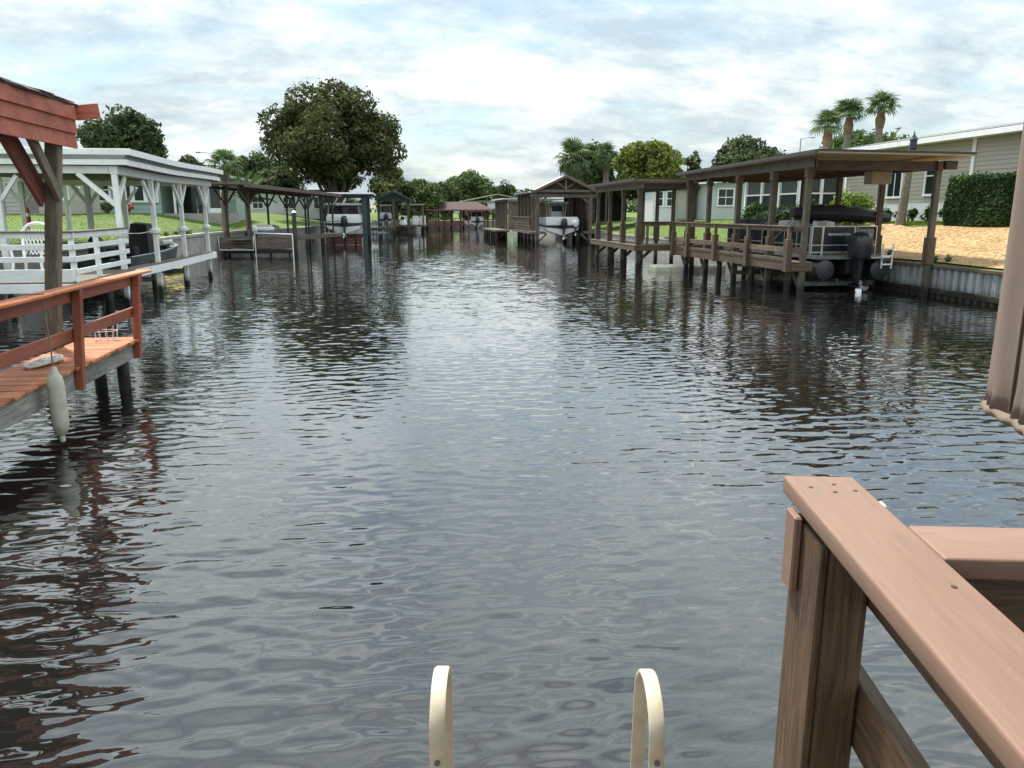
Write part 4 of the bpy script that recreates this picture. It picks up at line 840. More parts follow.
t = thing('boathouse', 'flat roofed open boat slip on wide dark green posts', 'boathouse', (-4, 63, 0), world=True)
for x, w_ in ((-5.75, .2), (-2.65, .34)):
    for y in (60.2, 63.5, 67): bx(t, 'post', 'dark_teal', x - w_ / 2, x + w_ / 2, y - .12, y + .12, -1.2, 3.68)
bx(t, 'header_beam', 'dark_teal', -5.95, -2.4, 60.1, 60.25, 3.45, 3.68); bx(t, 'roof', 'dark_wood', -6.1, -2.0, 59.7, 67.6, 3.70, 3.84); bx(t, 'fascia_board', 'white_paint', -6.1, -2.0, 59.64, 59.69, 3.74, 3.86); bx(t, 'fascia_board', 'white_paint', -1.995, -1.94, 59.7, 67.6, 3.74, 3.86)
t = thing('dock', 'low dark green dock with lattice railing beside the open boat slip', 'dock', (-1.8, 64, 0), world=True)
bx(t, 'deck', 'dark_teal', -2.35, -1.0, 60.4, 67, .75, .85)
for k in range(7): bx(t, 'rail_post', 'dark_teal', -1.1, -1.02, 60.5 + k, 60.58 + k, -1, 1.8)
for k in range(6): bx(t, 'baluster', 'dark_teal', -2.3 + k * .22, -2.24 + k * .22, 60.42, 60.46, .3, 1.75)
for z in (1.2, 1.75): bx(t, 'rail', 'dark_teal', -1.1, -1.04, 60.4, 67, z, z + .06); bx(t, 'rail', 'dark_teal', -2.35, -1.0, 60.36, 60.41, z, z + .06)

def gable_house(t, x0, x1, y0, y1, ze, zp, mats, over=.4, posts=True):
    xm = (x0 + x1) / 2
    for s_, xe in ((-1, x0), (1, x1)):
        e = xe + s_ * over; ez = ze - (zp - ze) * over / (xm - x0)
        mb = MB(); mb.prism([(e, ez), (xm, zp), (xm, zp + .08), (e, ez + .08)], y0 - .4, y1 + .4); obj('roof_slope', mb, mats[0], t)
        beam(t, 'barge_board', mats[1], (e, y0 - .42, ez + .02), (xm, y0 - .42, zp + .02), .05, .2)
    bx(t, 'tie_beam', mats[1], x0 - .1, x1 + .1, y0 - .05, y0 + .06, ze - .2, ze)
t = thing('boathouse', 'small dark green gabled boathouse under the edge of the big oak', 'boathouse', (-.6, 86, 0), world=True)
gable_house(t, -2.3, 1.0, 83, 90, 3.75, 4.5, ('roof_tan', 'dark_teal'), .25)
mb = MB(); mb.prism([(-2.3, 3.75), (1.0, 3.75), (-.65, 4.48)], 83.05, 83.12); obj('gable_panel', mb, 'dark_teal', t)
for x in (-2.2, -.65, .9):
    for y in (83.1, 86.5, 89.8): bx(t, 'post', 'dark_teal' if x < -1 else 'weathered_wood', x - .12, x + .12, y - .12, y + .12, -1.2, 3.6)
bx(t, 'deck', 'plum_wood', -3.2, -.5, 82.4, 90, .6, .9)
t = thing('motor_boat', 'white boat under the dark green gabled boathouse', 'boat', (-1.2, 85, .7), world=True)
slip_boat(t, -1.5, 83.6, 1.3, .95, top=True, ln=5, mot=True)
t = thing('jet_ski', 'white and blue watercraft hanging beside the green gabled boathouse', 'watercraft', (.2, 84, .8), world=True)
mb = MB(); mb.loft([sring(.25, 84.5, z, a, b_) for z, a, b_ in ((.9, .15, .9), (1.15, .42, 1.3), (1.4, .4, 1.25), (1.75, .2, .6), (2.1, .12, .2))]); obj('body', mb.mesh('body', 'auto'), 'boat_white', t); bx(t, 'seat', 'black_vinyl', .05, .45, 83.6, 84.6, 1.72, 1.95, .06); bx(t, 'cradle', 'dark_wood', -.3, .8, 83.8, 85.2, .5, .88)
t = thing('dock', 'far open dock with white storage boxes past the green gabled boathouse', 'dock', (2, 100, 0), world=True)
bx(t, 'deck', 'plum_wood', -.5, 3.2, 96, 107, .7, .9); bx(t, 'roof', 'roof_tan', -1.0, 3.0, 97, 106, 3.3, 3.42)
for x in (-.3, 2.8):
    for y in (97.2, 101, 105.5): bx(t, 'post', 'weathered_wood', x - .1, x + .1, y - .1, y + .1, -1, 3.3)
for x in (.3, 1.5, 2.4): bx(t, 'locker', 'white_plastic', x, x + .7, 97.5, 98.3, .9, 2.0, .04)

# red roofed boathouse closing the canal
t = thing('boathouse', 'long open boathouse with rust red hipped roof across the canal end', 'boathouse', (8.8, 120, 0), world=True)
mb = MB(); rc = [(3.7, 115.5, 2.75), (13.9, 115.5, 2.75), (13.9, 122.5, 2.75), (3.7, 122.5, 2.75)]; rp = [(6.2, 119, 3.95), (11.5, 119, 3.95)]
mb.add(rc + rp, [(0, 1, 5, 4), (1, 2, 5), (2, 3, 4, 5), (3, 0, 4), (0, 3, 2, 1)]); obj('roof', mb, 'roof_red', t)
bx(t, 'fascia_board', 'red_roof_wood', 3.7, 13.9, 115.42, 115.49, 2.6, 2.8)
for k in range(9): bx(t, 'post', 'red_roof_wood' if k % 2 else 'dark_wood', 4.0 + k * 1.2 - .1, 4.0 + k * 1.2 + .1, 115.8, 116.0, -1.2, 2.75)
for k in range(6): bx(t, 'post', 'dark_wood', 4.0 + k * 1.9 - .1, 4.0 + k * 1.9 + .1, 122, 122.2, -1.2, 2.75)
bx(t, 'deck', 'red_roof_wood', 3.8, 9.6, 115.6, 122.4, .5, .8); bx(t, 'rail', 'red_roof_wood', 3.8, 9.6, 115.6, 115.7, 1.5, 1.6); bx(t, 'rail', 'red_roof_wood', 3.8, 9.6, 115.6, 115.7, 1.1, 1.2)
t = thing('motor_boat', 'white boat with dark top moored in the red roofed boathouse', 'boat', (11.5, 118, .5), world=True); slip_boat(t, 11.3, 116.4, 1.9, .35, top=True, ln=5)
t = thing('boat', 'small white hull beside the deck of the red roofed boathouse', 'boat', (9.4, 117, .5), world=True); hull(t, 'boat_white', 9.9, 116.2, 4, 1.0, .5, .7, 1.3, 1); bx(t, 'cover', 'black_vinyl', 9.5, 10.3, 117, 119, 1.3, 1.9, .1)

# ------------------------------------------------------------------ right bank: gabled boathouse, enclosed boathouse
t = thing('boathouse', 'grey brown gabled boathouse with king post truss and lattice side rails', 'boathouse', (12.7, 65, 0), world=True)
gable_house(t, 10.55, 14.85, 60.2, 62.0, 4.12, 5.12, ('roof_white', 'plum_wood'), .35); bx(t, 'flat_roof', 'roof_grey', 10.1, 15.2, 62.45, 70.2, 3.92, 4.04)
bx(t, 'king_post', 'plum_wood', 12.64, 12.76, 59.9, 59.98, 4.05, 5.05); beam(t, 'strut', 'plum_wood', (12.7, 59.94, 4.2), (11.9, 59.94, 4.72), .06, .1); beam(t, 'strut', 'plum_wood', (12.7, 59.94, 4.2), (13.5, 59.94, 4.72), .06, .1); bx(t, 'tie_beam', 'plum_wood', 9.9, 15.5, 59.88, 60.0, 3.95, 4.12)
bx(t, 'header_beam', 'plum_wood', 10.0, 15.4, 60.15, 60.3, 3.55, 3.8)
mb = MB(); mb.prism([(10.25, 4.03), (15.15, 4.03), (12.7, 5.1)], 60.32, 60.4); obj('gable_panel', mb, 'dark_wood', t)  # added dark sheet, stands in for the shaded roof interior behind the truss
for y in (60.3, 62.2, 64.1, 66, 68, 69.8): bx(t, 'post', 'plum_wood', 10.55 - .13, 10.55 + .13, y - .13, y + .13, -1.2, 3.9)
for y in (60.3, 63, 66, 69.8): bx(t, 'post', 'plum_wood', 14.75 - .13, 14.75 + .13, y - .13, y + .13, -1.2, 3.9)
for x, s_ in ((10.55, 1), (14.75, -1)): beam(t, 'brace', 'plum_wood', (x, 60.25, 3.0), (x + s_ * .8, 60.25, 3.65), .1, .12); beam(t, 'knee_brace', 'plum_wood', (x, 60.25, .1), (x + s_ * .75, 60.25, .8), .08, .12)
bx(t, 'deck', 'plum_wood', 9.95, 11.2, 60.1, 70, .78, .95); bx(t, 'deck', 'plum_wood', 14.4, 15.6, 60.1, 70, .78, .95)
for k in range(22):
    y = 60.4 + k * .43
    for s_ in (-1, 1): beam(t, 'lattice_slat', 'plum_wood', (10.0, y, .98 if s_ > 0 else 2.0), (10.0, y + .9, 2.0 if s_ > 0 else .98), .03, .05)
bx(t, 'rail', 'plum_wood', 9.95, 10.05, 60.3, 70, 2.0, 2.08)
bx(t, 'side_panel', 'plum_wood', 14.85, 14.95, 60.5, 69.9, .95, 3.7)
t = thing('boathouse', 'long enclosed brown boathouse with vertical panels and pale flat roof', 'boathouse', (12, 80, 0), world=True)
for k in range(8): bx(t, 'wall_panel', 'panel_wood', 9.66, 9.74, 71.5 + k * 1.0 + .02, 72.5 + k * 1.0 - .02, .85, 3.4)
for k in range(9): bx(t, 'post', 'plum_wood', 9.56, 9.70, 71.43 + k * 1.0, 71.57 + k * 1.0, -1.0, 3.5)
for k in range(5): bx(t, 'wall_panel', 'panel_wood', 9.8 + k * 1.1, 10.88 + k * 1.1, 71.5, 71.56, .85, 3.4)
bx(t, 'roof', 'roof_white', 9.2, 15.4, 71.0, 80, 3.56, 3.66); bx(t, 'header_beam', 'plum_wood', 9.55, 9.75, 71.3, 79.8, 3.4, 3.55)
bx(t, 'deck', 'weathered_wood', 8.3, 9.6, 69.2, 79.5, .72, .88)
for k in range(6):
    bx(t, 'pile', 'dark_wood', 8.4, 8.56, 69.4 + k * 2, 69.56 + k * 2, -1, .72); beam(t, 'knee_brace', 'dark_wood', (8.5, 69.5 + k * 2, .05), (9.3, 69.5 + k * 2, .7), .08, .1)

# ------------------------------------------------------------------ houses
def siding(t, mat, p0, p1, z0, z1, pitch=.2, out=.02):
    """lapped boards on the wall face p0->p1 (outward to the right of p0->p1)"""
    p0 = Vector((*p0, 0)); p1 = Vector((*p1, 0)); d = (p1 - p0).normalized(); nrm = Vector((d.y, -d.x, 0)); mb = MB(); z = z0
    while z < z1 - .01:
        zt = min(z1, z + pitch); a = nrm * (out + .005); c_ = nrm * .004
        mb.loft([[p + a + Vector((0, 0, z)), p + c_ + Vector((0, 0, zt)), p - nrm * .01 + Vector((0, 0, zt)), p - nrm * .01 + Vector((0, 0, z))] for p in (p0, p1)]); z = zt
    return obj('siding', mb, mat, t)
def window(t, c, wd, h_, face, frame='white_paint', nx=2, nz=2, trim=.09, pane='glass'):
    """face: outward direction '-y', '+x' or '-x'; c is the centre on the wall plane"""
    Rm = {'-y': 0, '+x': math.pi / 2, '-x': -math.pi / 2}[face]; M = Matrix.Translation(c) @ Matrix.Rotation(Rm, 4, 'Z')
    mb = MB(); mb.box(-wd / 2 - trim, wd / 2 + trim, -.07, .0, h_ / 2, h_ / 2 + trim); mb.box(-wd / 2 - trim, wd / 2 + trim, -.09, .0, -h_ / 2 - trim, -h_ / 2); mb.box(-wd / 2 - trim, -wd / 2, -.07, .0, -h_ / 2, h_ / 2); mb.box(wd / 2, wd / 2 + trim, -.07, .0, -h_ / 2, h_ / 2)
    f = obj('window', mb, frame, t, M)
    mb = MB().box(-wd / 2, wd / 2, -.035, -.025, -h_ / 2, h_ / 2); obj('pane', mb, pane, f, M)
    mb = MB()
    for i in range(1, nx): x = -wd / 2 + wd * i / nx; mb.box(x - .02, x + .02, -.055, -.036, -h_ / 2, h_ / 2)
    for i in range(1, nz): z = -h_ / 2 + h_ * i / nz; mb.box(-wd / 2, wd / 2, -.06, -.037, z - .025, z + .025)
    if nx > 1 or nz > 1: obj('muntin', mb, frame, f, M)
    return f
# tan house on the right
t = thing('house', 'tan lap sided house with white skirting behind the hedge', 'house', (26, 28, 2), world=True)
bx(t, 'wall', 'tan_siding', 22.42, 30, 14, 37.5, 1.6, 5.3); siding(t, 'tan_siding', (22.4, 37.5), (22.4, 14), 2.85, 5.3, .17)
bx(t, 'skirting', 'skirting', 22.36, 22.41, 14, 37.5, 1.7, 2.83)
for k in range(16): bx(t, 'skirting_batten', 'skirting', 22.33, 22.357, 14.4 + k * 1.5, 14.46 + k * 1.5, 1.8, 2.82)
bx(t, 'corner_trim', 'white_paint', 22.33, 22.375, 28.5, 28.68, 2.83, 5.28); bx(t, 'corner_trim', 'white_paint', 22.33, 22.375, 37.35, 37.5, 2.83, 5.28)
mb = MB(); mb.prism([(21.85, 5.42), (26.3, 6.12), (30.6, 5.42), (30.6, 5.50), (26.3, 6.20), (21.85, 5.50)], 13.4, 38); obj('roof', mb, 'roof_grey', t)
bx(t, 'fascia_board', 'white_paint', 21.80, 21.84, 13.4, 38, 5.26, 5.46); bx(t, 'soffit', 'white_paint', 21.84, 22.42, 13.5, 37.9, 5.27, 5.30)
window(t, (22.38, 33.4, 3.72), .95, 1.15, '-x', nx=2, nz=1); window(t, (22.38, 30.9, 3.95), .7, 1.5, '-x', nx=1, nz=2); window(t, (22.38, 24.0, 3.9), 1.4, 1.3, '-x')
# its porch
t = thing('porch', 'screened porch with white posts and dark picket rail beyond the tan house', 'porch', (21.5, 40, 2), world=True)
bx(t, 'roof', 'roof_white', 19.9, 24.5, 38.3, 45.5, 4.62, 4.78); bx(t, 'floor', 'skirting', 20.4, 24, 38.5, 45, 1.6, 2.25)
for y in (38.6, 40.7, 42.8, 44.9): bx(t, 'post', 'white_paint', 20.42, 20.58, y - .08, y + .08, 2.25, 4.62)
for z in (2.4, 3.35): bx(t, 'rail', 'white_paint', 20.45, 20.52, 38.7, 44.9, z, z + .08)
for k in range(38): bx(t, 'picket', 'black_paint', 20.47, 20.50, 38.78 + k * .16, 38.81 + k * .16, 2.48, 3.35, .003)
bx(t, 'screen', 'screen_mesh', 20.56, 20.57, 38.7, 44.9, 2.25, 4.6); bx(t, 'post', 'white_paint', 20.42, 20.58, 38.42, 38.58, 2.0, 4.62)
for x in (21.6, 22.8): bx(t, 'post', 'white_paint', x, x + .14, 38.42, 38.56, 2.25, 4.6)
for k in range(20): bx(t, 'picket', 'black_paint', 20.7 + k * .16, 20.73 + k * .16, 38.46, 38.49, 2.35, 3.35, .003)
bx(t, 'rail', 'white_paint', 20.6, 24, 38.44, 38.51, 3.355, 3.43); bx(t, 'screen', 'screen_mesh', 20.6, 24, 38.6, 38.61, 2.3, 4.6)
# pale house with white roof
t = thing('house', 'pale grey green house with white metal roof and square window', 'house', (27, 58, 2), world=True)
bx(t, 'wall', 'pale_siding', 21.9, 33, 54.03, 64, 1.6, 4.45); siding(t, 'pale_siding', (21.9, 54), (33, 54), 1.7, 4.45, .23)
mb = MB(); mb.prism([(21.4, 4.42), (27.5, 5.1), (33.5, 4.42), (33.5, 4.52), (27.5, 5.2), (21.4, 4.52)], 53.5, 64.5); obj('roof', mb, 'roof_white', t); beam(t, 'fascia_board', 'white_paint', (21.4, 53.46, 4.46), (27.5, 53.46, 5.14), .04, .18); beam(t, 'fascia_board', 'white_paint', (27.5, 53.46, 5.14), (33.5, 53.46, 4.46), .04, .18)
window(t, (23.1, 53.98, 3.48), 1.1, 1.1, '-y'); window(t, (24.75, 53.98, 3.55), .3, .9, '-y', nx=1); window(t, (26.3, 53.98, 3.5), .55, .95, '-y', nx=1)
bx(t, 'door', 'white_siding', 25.0, 25.75, 53.94, 53.98, 2.0, 4.0); pole(t, 'downspout', 'white_paint', (25.95, 53.9, 2.0), (25.95, 53.9, 4.3), .04, None, 8)
t = thing('shed', 'white garden shed with two dark narrow windows and tan door', 'shed', (19.8, 57, 2), world=True)
bx(t, 'wall', 'white_siding', 18.4, 20.0, 56, 59, 1.7, 4.15); bx(t, 'wall', 'stone_siding', 20.02, 21.6, 56.1, 59, 1.7, 4.15); bx(t, 'roof', 'roof_dark', 18.2, 21.8, 55.7, 59.3, 4.15, 4.3); window(t, (18.95, 55.99, 3.4), .3, 1.0, '-y', nx=1); window(t, (19.62, 55.99, 3.4), .35, 1.0, '-y', nx=1); bx(t, 'door', 'stone_siding', 20.3, 21.2, 56.03, 56.09, 1.95, 3.95)
t = thing('carport', 'dark open carport in the shade of the bright green tree', 'carport', (17, 62, 2), world=True)
bx(t, 'back_wall', 'dark_room', 15.9, 18.6, 63.5, 63.7, 1.7, 4.1); bx(t, 'roof', 'roof_dark', 15.7, 18.8, 59.6, 64, 4.1, 4.25)
for x in (15.9, 17.2, 18.5): bx(t, 'post', 'dark_wood', x - .06, x + .06, 59.8, 59.92, 1.7, 4.1)
t = thing('house', 'small white house glimpsed between the boathouse and the big shade tree', 'house', (19.4, 77, 2), world=True)
bx(t, 'wall', 'white_siding', 17.6, 21.5, 75, 80, 1.7, 4.4); mb = MB(); mb.prism([(17.2, 4.3), (19.5, 6.6), (21.9, 4.3), (21.9, 4.4), (19.5, 6.75), (17.2, 4.4)], 74.6, 80.4); obj('roof', mb, 'roof_white', t); mb = MB(); mb.prism([(17.6, 4.4), (21.5, 4.4), (19.5, 6.5)], 75.0, 75.05); obj('gable', mb, 'white_siding', t); window(t, (18.3, 74.98, 3.2), .5, 1.1, '-y', nx=1); window(t, (19.3, 74.98, 3.1), .8, 1.6, '-y', nx=1, frame='pale_trim')
# left bank houses
t = thing('house', 'stone coloured lap sided house with taupe door behind the white dock', 'house', (-23, 48, 2.3), world=True)
bx(t, 'wall', 'stone_siding', -30, -18.35, 45.03, 52, 1.9, 5.0); siding(t, 'stone_siding', (-30, 45), (-18.35, 45), 2.3, 5.0, .22); bx(t, 'door', 'taupe_door', -19.72, -18.98, 44.93, 44.97, 2.33, 4.42); bx(t, 'shutter', 'taupe_door', -21.9, -20.6, 44.93, 44.97, 2.33, 4.42); bx(t, 'roof', 'roof_dark', -30.5, -18.0, 44.5, 52.5, 5.0, 5.15); bx(t, 'footing', 'concrete', -30, -18.3, 44.7, 44.92, 1.9, 2.38)
t = thing('house', 'mint green house with white framed windows and covered patio', 'house', (-17, 58, 2.3), world=True)
bx(t, 'wall', 'mint_siding', -23.5, -15.6, 55.03, 64, 1.5, 4.75); siding(t, 'mint_siding', (-23.5, 55), (-15.6, 55), 2.35, 4.75, .3)
bx(t, 'wall', 'mint_siding', -15.58, -11.6, 59.0, 64, 1.5, 4.7); mb = MB(); mb.prism([(-24, 4.72), (-11.2, 4.72), (-11.2, 4.86), (-17.5, 5.5), (-24, 4.86)], 54.4, 64.5); obj('roof', mb, 'roof_white', t)
for x in (-20.6, -19.2, -17.72, -16.92, -16.12): window(t, (x, 54.97, 3.86), .56 if x > -18 else .85, 1.36, '-y', nx=1, nz=2 if x < -18 else 1, trim=.12)
for x in (-14.75, -14.4, -11.75): bx(t, 'patio_post', 'white_paint', x - .07, x + .07, 55.0, 55.14, 2.3, 4.7)
bx(t, 'patio_slab', 'concrete', -15.5, -11.5, 54.9, 59, 1.5, 2.36); bx(t, 'patio_door', 'glass', -15.2, -13.4, 58.94, 58.98, 2.4, 4.4); bx(t, 'side_wall', 'white_siding', -12.75, -12.6, 55.2, 59, 2.36, 4.6)
bx(t, 'screen', 'screen_mesh', -12.5, -11.6, 55.05, 55.09, 2.7, 4.45); bx(t, 'screen_frame', 'white_paint', -12.55, -11.55, 55.0, 55.04, 4.45, 4.6); bx(t, 'screen_frame', 'white_paint', -12.55, -11.55, 55.0, 55.04, 2.4, 2.7)
t = thing('house', 'long white house behind the dark brown covered dock', 'house', (-11, 80, 2.3), world=True)
bx(t, 'wall', 'white_siding', -15.5, -5.5, 77, 84, 1.8, 4.3); bx(t, 'roof', 'roof_grey', -16, -5, 76.5, 84.5, 4.3, 4.5)
for x in (-13.2, -10.4, -7.6): window(t, (x, 76.98, 3.3), .9, 1.0, '-y')
t = thing('house', 'far low house with pale tan roof beyond the red roofed boathouse', 'house', (15, 145, 2.3), world=True)
bx(t, 'wall', 'white_siding', 9.5, 24, 138, 148, 1.8, 3.9); mb = MB(); mb.prism([(8.8, 3.85), (17, 5.4), (25, 3.85), (25, 3.95), (17, 5.55), (8.8, 3.95)], 137, 149); obj('roof', mb, 'roof_tan', t); bx(t, 'gable', 'roof_tan', 10.5, 23.5, 138.1, 138.2, 3.9, 4.4)
t = thing('house', 'far house with tan roof behind the trees at the canal end', 'house', (2, 140, 2.3), world=True)
bx(t, 'wall', 'white_siding', -4, 6, 134, 142, 1.8, 3.6); bx(t, 'roof', 'roof_tan', -4.5, 6.5, 133.5, 142.5, 3.6, 3.8)

# small things by the houses
def flower_pot(x, y, z, fl, label):
    t = thing('flower_pot', label, 'flower pot', (x, y, z))
    mb = MB(); mb.loft([[(r_ * math.cos(a), r_ * math.sin(a), q) for a in [k * math.pi / 7 for k in range(14)]] for r_, q in ((.13, -.03), (.18, .2), (.2, .22), (.2, .26))]); obj('pot', mb.mesh('pot', 'auto'), 'terracotta', t)
    obj('flowers', leaves(260, [(0, 0, .46, .36, .26)], .11, 5 + int(abs(x) * 3)), fl, t)
def leaves(count, lobes, size, seed, ragged=.16, shell=.55, elong=1.7):
    """diamond leaves spread through ellipsoid lobes (x,y,z,r,rz)"""
    rng = np.random.RandomState(seed); lo = np.array(lobes, dtype=float); wgt = lo[:, 3] ** 2; wgt /= wgt.sum()
    which = rng.choice(len(lo), count, p=wgt); d = rng.normal(size=(count, 3)); d /= np.linalg.norm(d, axis=1)[:, None]
    rad = shell + (1.08 - shell) * rng.uniform(size=count) ** .6; rad = np.where(rng.uniform(size=count) < ragged, rad * rng.uniform(1.0, 1.22, count), rad); P_ = lo[which, :3] + d * rad[:, None] * np.stack([lo[which, 3], lo[which, 3], lo[which, 4]], 1)
    nrm = d * .7 + rng.normal(size=(count, 3)) * .7 + np.array([0, 0, .35]); nrm /= np.linalg.norm(nrm, axis=1)[:, None]
    a = np.cross(nrm, rng.normal(size=(count, 3))); a /= np.linalg.norm(a, axis=1)[:, None] + 1e-9; b_ = np.cross(nrm, a); s_ = size * rng.uniform(.55, 1.35, count)[:, None]
    V = np.stack([P_ - a * s_ * elong * .5, P_ + b_ * s_ * .42 + nrm * s_ * .1, P_ + a * s_ * elong * .5, P_ - b_ * s_ * .42 + nrm * s_ * .1], 1).reshape(-1, 3)
    me = bpy.data.meshes.new('leaves'); me.vertices.add(len(V)); me.vertices.foreach_set('co', V.ravel())
    q = np.arange(len(V), dtype=np.int32); me.loops.add(len(q)); me.loops.foreach_set('vertex_index', q)
    me.polygons.add(count); me.polygons.foreach_set('loop_start', np.arange(0, len(q), 4, dtype=np.int32)); me.update()
    at = me.attributes.new('rnd', 'FLOAT', 'POINT'); at.data.foreach_set('value', np.repeat(rng.uniform(size=count), 4)); return me
flower_pot(-18.4, 53.2, zl(-18.4, 53.2), 'mid_leaf', 'clay pot of green foliage before the mint house window'); flower_pot(-17.0, 52.6, zl(-17, 52.6) + .0, 'flower_red', 'clay pot of red flowers before the mint house'); flower_pot(-20.4, 53, zl(-20.4, 53), 'dark_leaf', 'clay pot of dark foliage beside the mint house wall')
t = thing('fire_extinguisher', 'red and white fire extinguisher hung on a white dock post', 'extinguisher', (-12.55, 28.88, 2.1), world=True)
pole(t, 'body', 'extinguisher_red', (-12.52, 28.86, 2.06), (-12.52, 28.86, 2.30), .065, None, 12); pole(t, 'band', 'white_plastic', (-12.52, 28.86, 2.302), (-12.52, 28.86, 2.42), .066, None, 12); pole(t, 'head', 'extinguisher_red', (-12.52, 28.86, 2.422), (-12.52, 28.86, 2.6), .064, .03, 12)
t = thing('garden_chair', 'blue folding chair on the patio of the mint house', 'chair', (-13.2, 55.6, 2.36), R(20))
for s_ in (-1, 1):
    beam(t, 'leg', 'aluminium', (s_ * .28, -.28, 0), (s_ * .28, .25, .95), .03, .03); beam(t, 'leg', 'aluminium', (s_ * .28, .28, 0), (s_ * .28, -.25, .5), .03, .03)
bx(t, 'seat', 'navy_panel', -.27, .27, -.28, .2, .45, .49); beam(t, 'backrest', 'navy_panel', (0, .12, .55), (0, .3, 1.15), .54, .03)
def street_lamp(x, y, z0, z1, arm, label):
    t = thing('street_lamp', label, 'street lamp', (x, y, z0)); pole(t, 'pole', 'lamp_grey', (0, 0, 0), (0, 0, z1 - z0), .09, .06, 10); rod(t, 'arm', 'lamp_grey', [(0, 0, z1 - z0 - .1), (arm * .4, 0, z1 - z0 + .05), (arm, 0, z1 - z0 + .12)], .035, 8); bx(t, 'lamp_head', 'lamp_grey', min(arm, arm * 1.35), max(arm, arm * 1.35), -.12, .12, z1 - z0 + .04, z1 - z0 + .18, .03)
street_lamp(-17.5, 80, 2.3, 7.9, -1.2, 'grey street lamp rising behind the mint house'); street_lamp(47.5, 90, 2, 11.0, 1.3, 'grey street lamp rising beside the three palms')

# ------------------------------------------------------------------ trees
def limb_tube(mb, p0, p1, r0, r1, rng, k=7, wob=.08):
    p0 = Vector(p0); p1 = Vector(p1); d = p1 - p0; pts = [p0 + d * f + Vector((rng.uniform(-1, 1), rng.uniform(-1, 1), rng.uniform(-.5, .5))) * d.length * wob * (0 < f < 1) for f in (0, .25, .5, .75, 1)]
    mb.tube(pts, [r0 + (r1 - r0) * f for f in (0, .25, .5, .75, 1)], k)
def tree(name, label, x, y, z0, zc0, zc1, rx, leaf, count, size, seed, nl=16, ry=None, group=None, tr=.3, lr=(.26, .44), cat='tree', top=None):
    rng = random.Random(seed); t = thing(name, label, cat, (x, y, z0), 0, group); ry = ry or rx; H = zc1 - z0; c0 = zc0 - z0; cz = (c0 + H) / 2; rz_ = (H - c0) / 2
    lobes = []
    while len(lobes) < nl:
        a = rng.uniform(0, 6.283); u = rng.uniform(-1, 1); s_ = math.sqrt(1 - u * u); q = rng.uniform(.45, .78); r_ = rx * rng.uniform(*lr)
        lobes.append((rx * q * s_ * math.cos(a), ry * q * s_ * math.sin(a), cz + rz_ * q * u, r_, r_ * .8))
    lobes.append((0, 0, cz, rx * .5, rz_ * .55)); lobes += [(rx * a, rx * b_, cz + rz_ * c_, rx * r_, rx * r_ * .85) for a, b_, c_, r_ in top] if top else [(rx * .1, 0, cz + rz_ * .52, rx * .36, rz_ * .42)]
    obj('crown', leaves(count, lobes, size, seed), leaf, t)
    mb = MB(); mb.tube([(0, 0, -.3), (0, 0, .1), (.05, 0, c0 * .5), (0, .05, c0), (0, 0, cz)], [tr * 1.5, tr * 1.15, tr, tr * .85, tr * .5], 10)
    for lb in lobes[:9]: limb_tube(mb, (0, 0, c0 * rng.uniform(.6, 1.1)), lb[:3], tr * .45, tr * .1, rng)
    obj('trunk', mb.mesh('trunk', 'auto'), 'bark', t); return t
tree('oak_tree', 'massive dark spreading oak towering over the brown docks', -5.7, 72, 1.6, 2.9, 13.7, 6.5, 'oak_leaf', 40000, .22, 11, nl=60, tr=.45, lr=(.13, .24), top=((-.30, -.1, .62, .27), (.05, 0, .72, .25), (.34, -.1, .56, .27), (-.68, -.1, .30, .24), (.66, -.1, .22, .26), (-.5, -.2, -.1, .3), (.5, -.2, -.2, .3), (-.76, 0, -.02, .18), (.78, 0, -.12, .2)))
tree('oak_tree', 'loose crowned oak rising behind the red and white boathouse roofs', -24.2, 75, 2.3, 5.0, 11.7, 4.0, 'dark_leaf', 9000, .30, 12, nl=18)
tree('shade_tree', 'low dark tree beside the loose crowned oak behind the mint house', -20.6, 82, 2.3, 4, 8.0, 2.2, 'dark_leaf', 3500, .28, 13)
tree('shade_tree', 'hazy green tree between the leaning palm and the massive oak', -15.4, 90, 2.3, 3.0, 9.0, 3.4, 'mid_leaf', 6000, .36, 14)
tree('shade_tree', 'dense bush like tree in front of the massive oak trunk', -11.5, 80, 2.3, 2.4, 6.5, 3.0, 'dark_leaf', 5000, .32, 15)
tree('shade_tree', 'dark low tree beside the massive oak behind the green boathouse', -1.0, 98, 1.8, 2.4, 8.3, 3.2, 'oak_leaf', 6000, .34, 16)
tree('shade_tree', 'yellow green tree beyond the green gabled boathouse', 3.2, 118, 1.8, 2.2, 7.2, 3.4, 'mid_leaf', 6000, .38, 17)
tree('shade_tree', 'dark blue green tree at the canal end', 8.3, 146, 2.2, 2.5, 8.0, 3.6, 'dark_leaf', 5000, .42, 18); tree('shade_tree', 'broad rounded green tree behind the red roofed boathouse', 13.6, 158, 2.2, 2.5, 10.8, 5.2, 'mid_leaf', 9000, .45, 19, nl=24)
tree('shade_tree', 'airy sparse tree above the enclosed brown boathouse', 20.8, 160, 2.2, 3.5, 9.0, 2.6, 'dark_leaf', 1700, .40, 20, nl=14); tree('shade_tree', 'small dark tree between the airy tree and gabled boathouse', 24.0, 150, 2.2, 2.5, 6.8, 2.2, 'dark_leaf', 2500, .4, 21)
tree('shade_tree', 'dense dark tree crowding the second fan palm', 17.9, 73, 1.9, 2.6, 9.0, 2.5, 'mid_leaf', 7500, .30, 22); tree('shade_tree', 'bright yellow green shade tree over the timber dock', 20.1, 63, 1.9, 3.0, 8.05, 3.0, 'bright_leaf', 13000, .24, 23, nl=24)
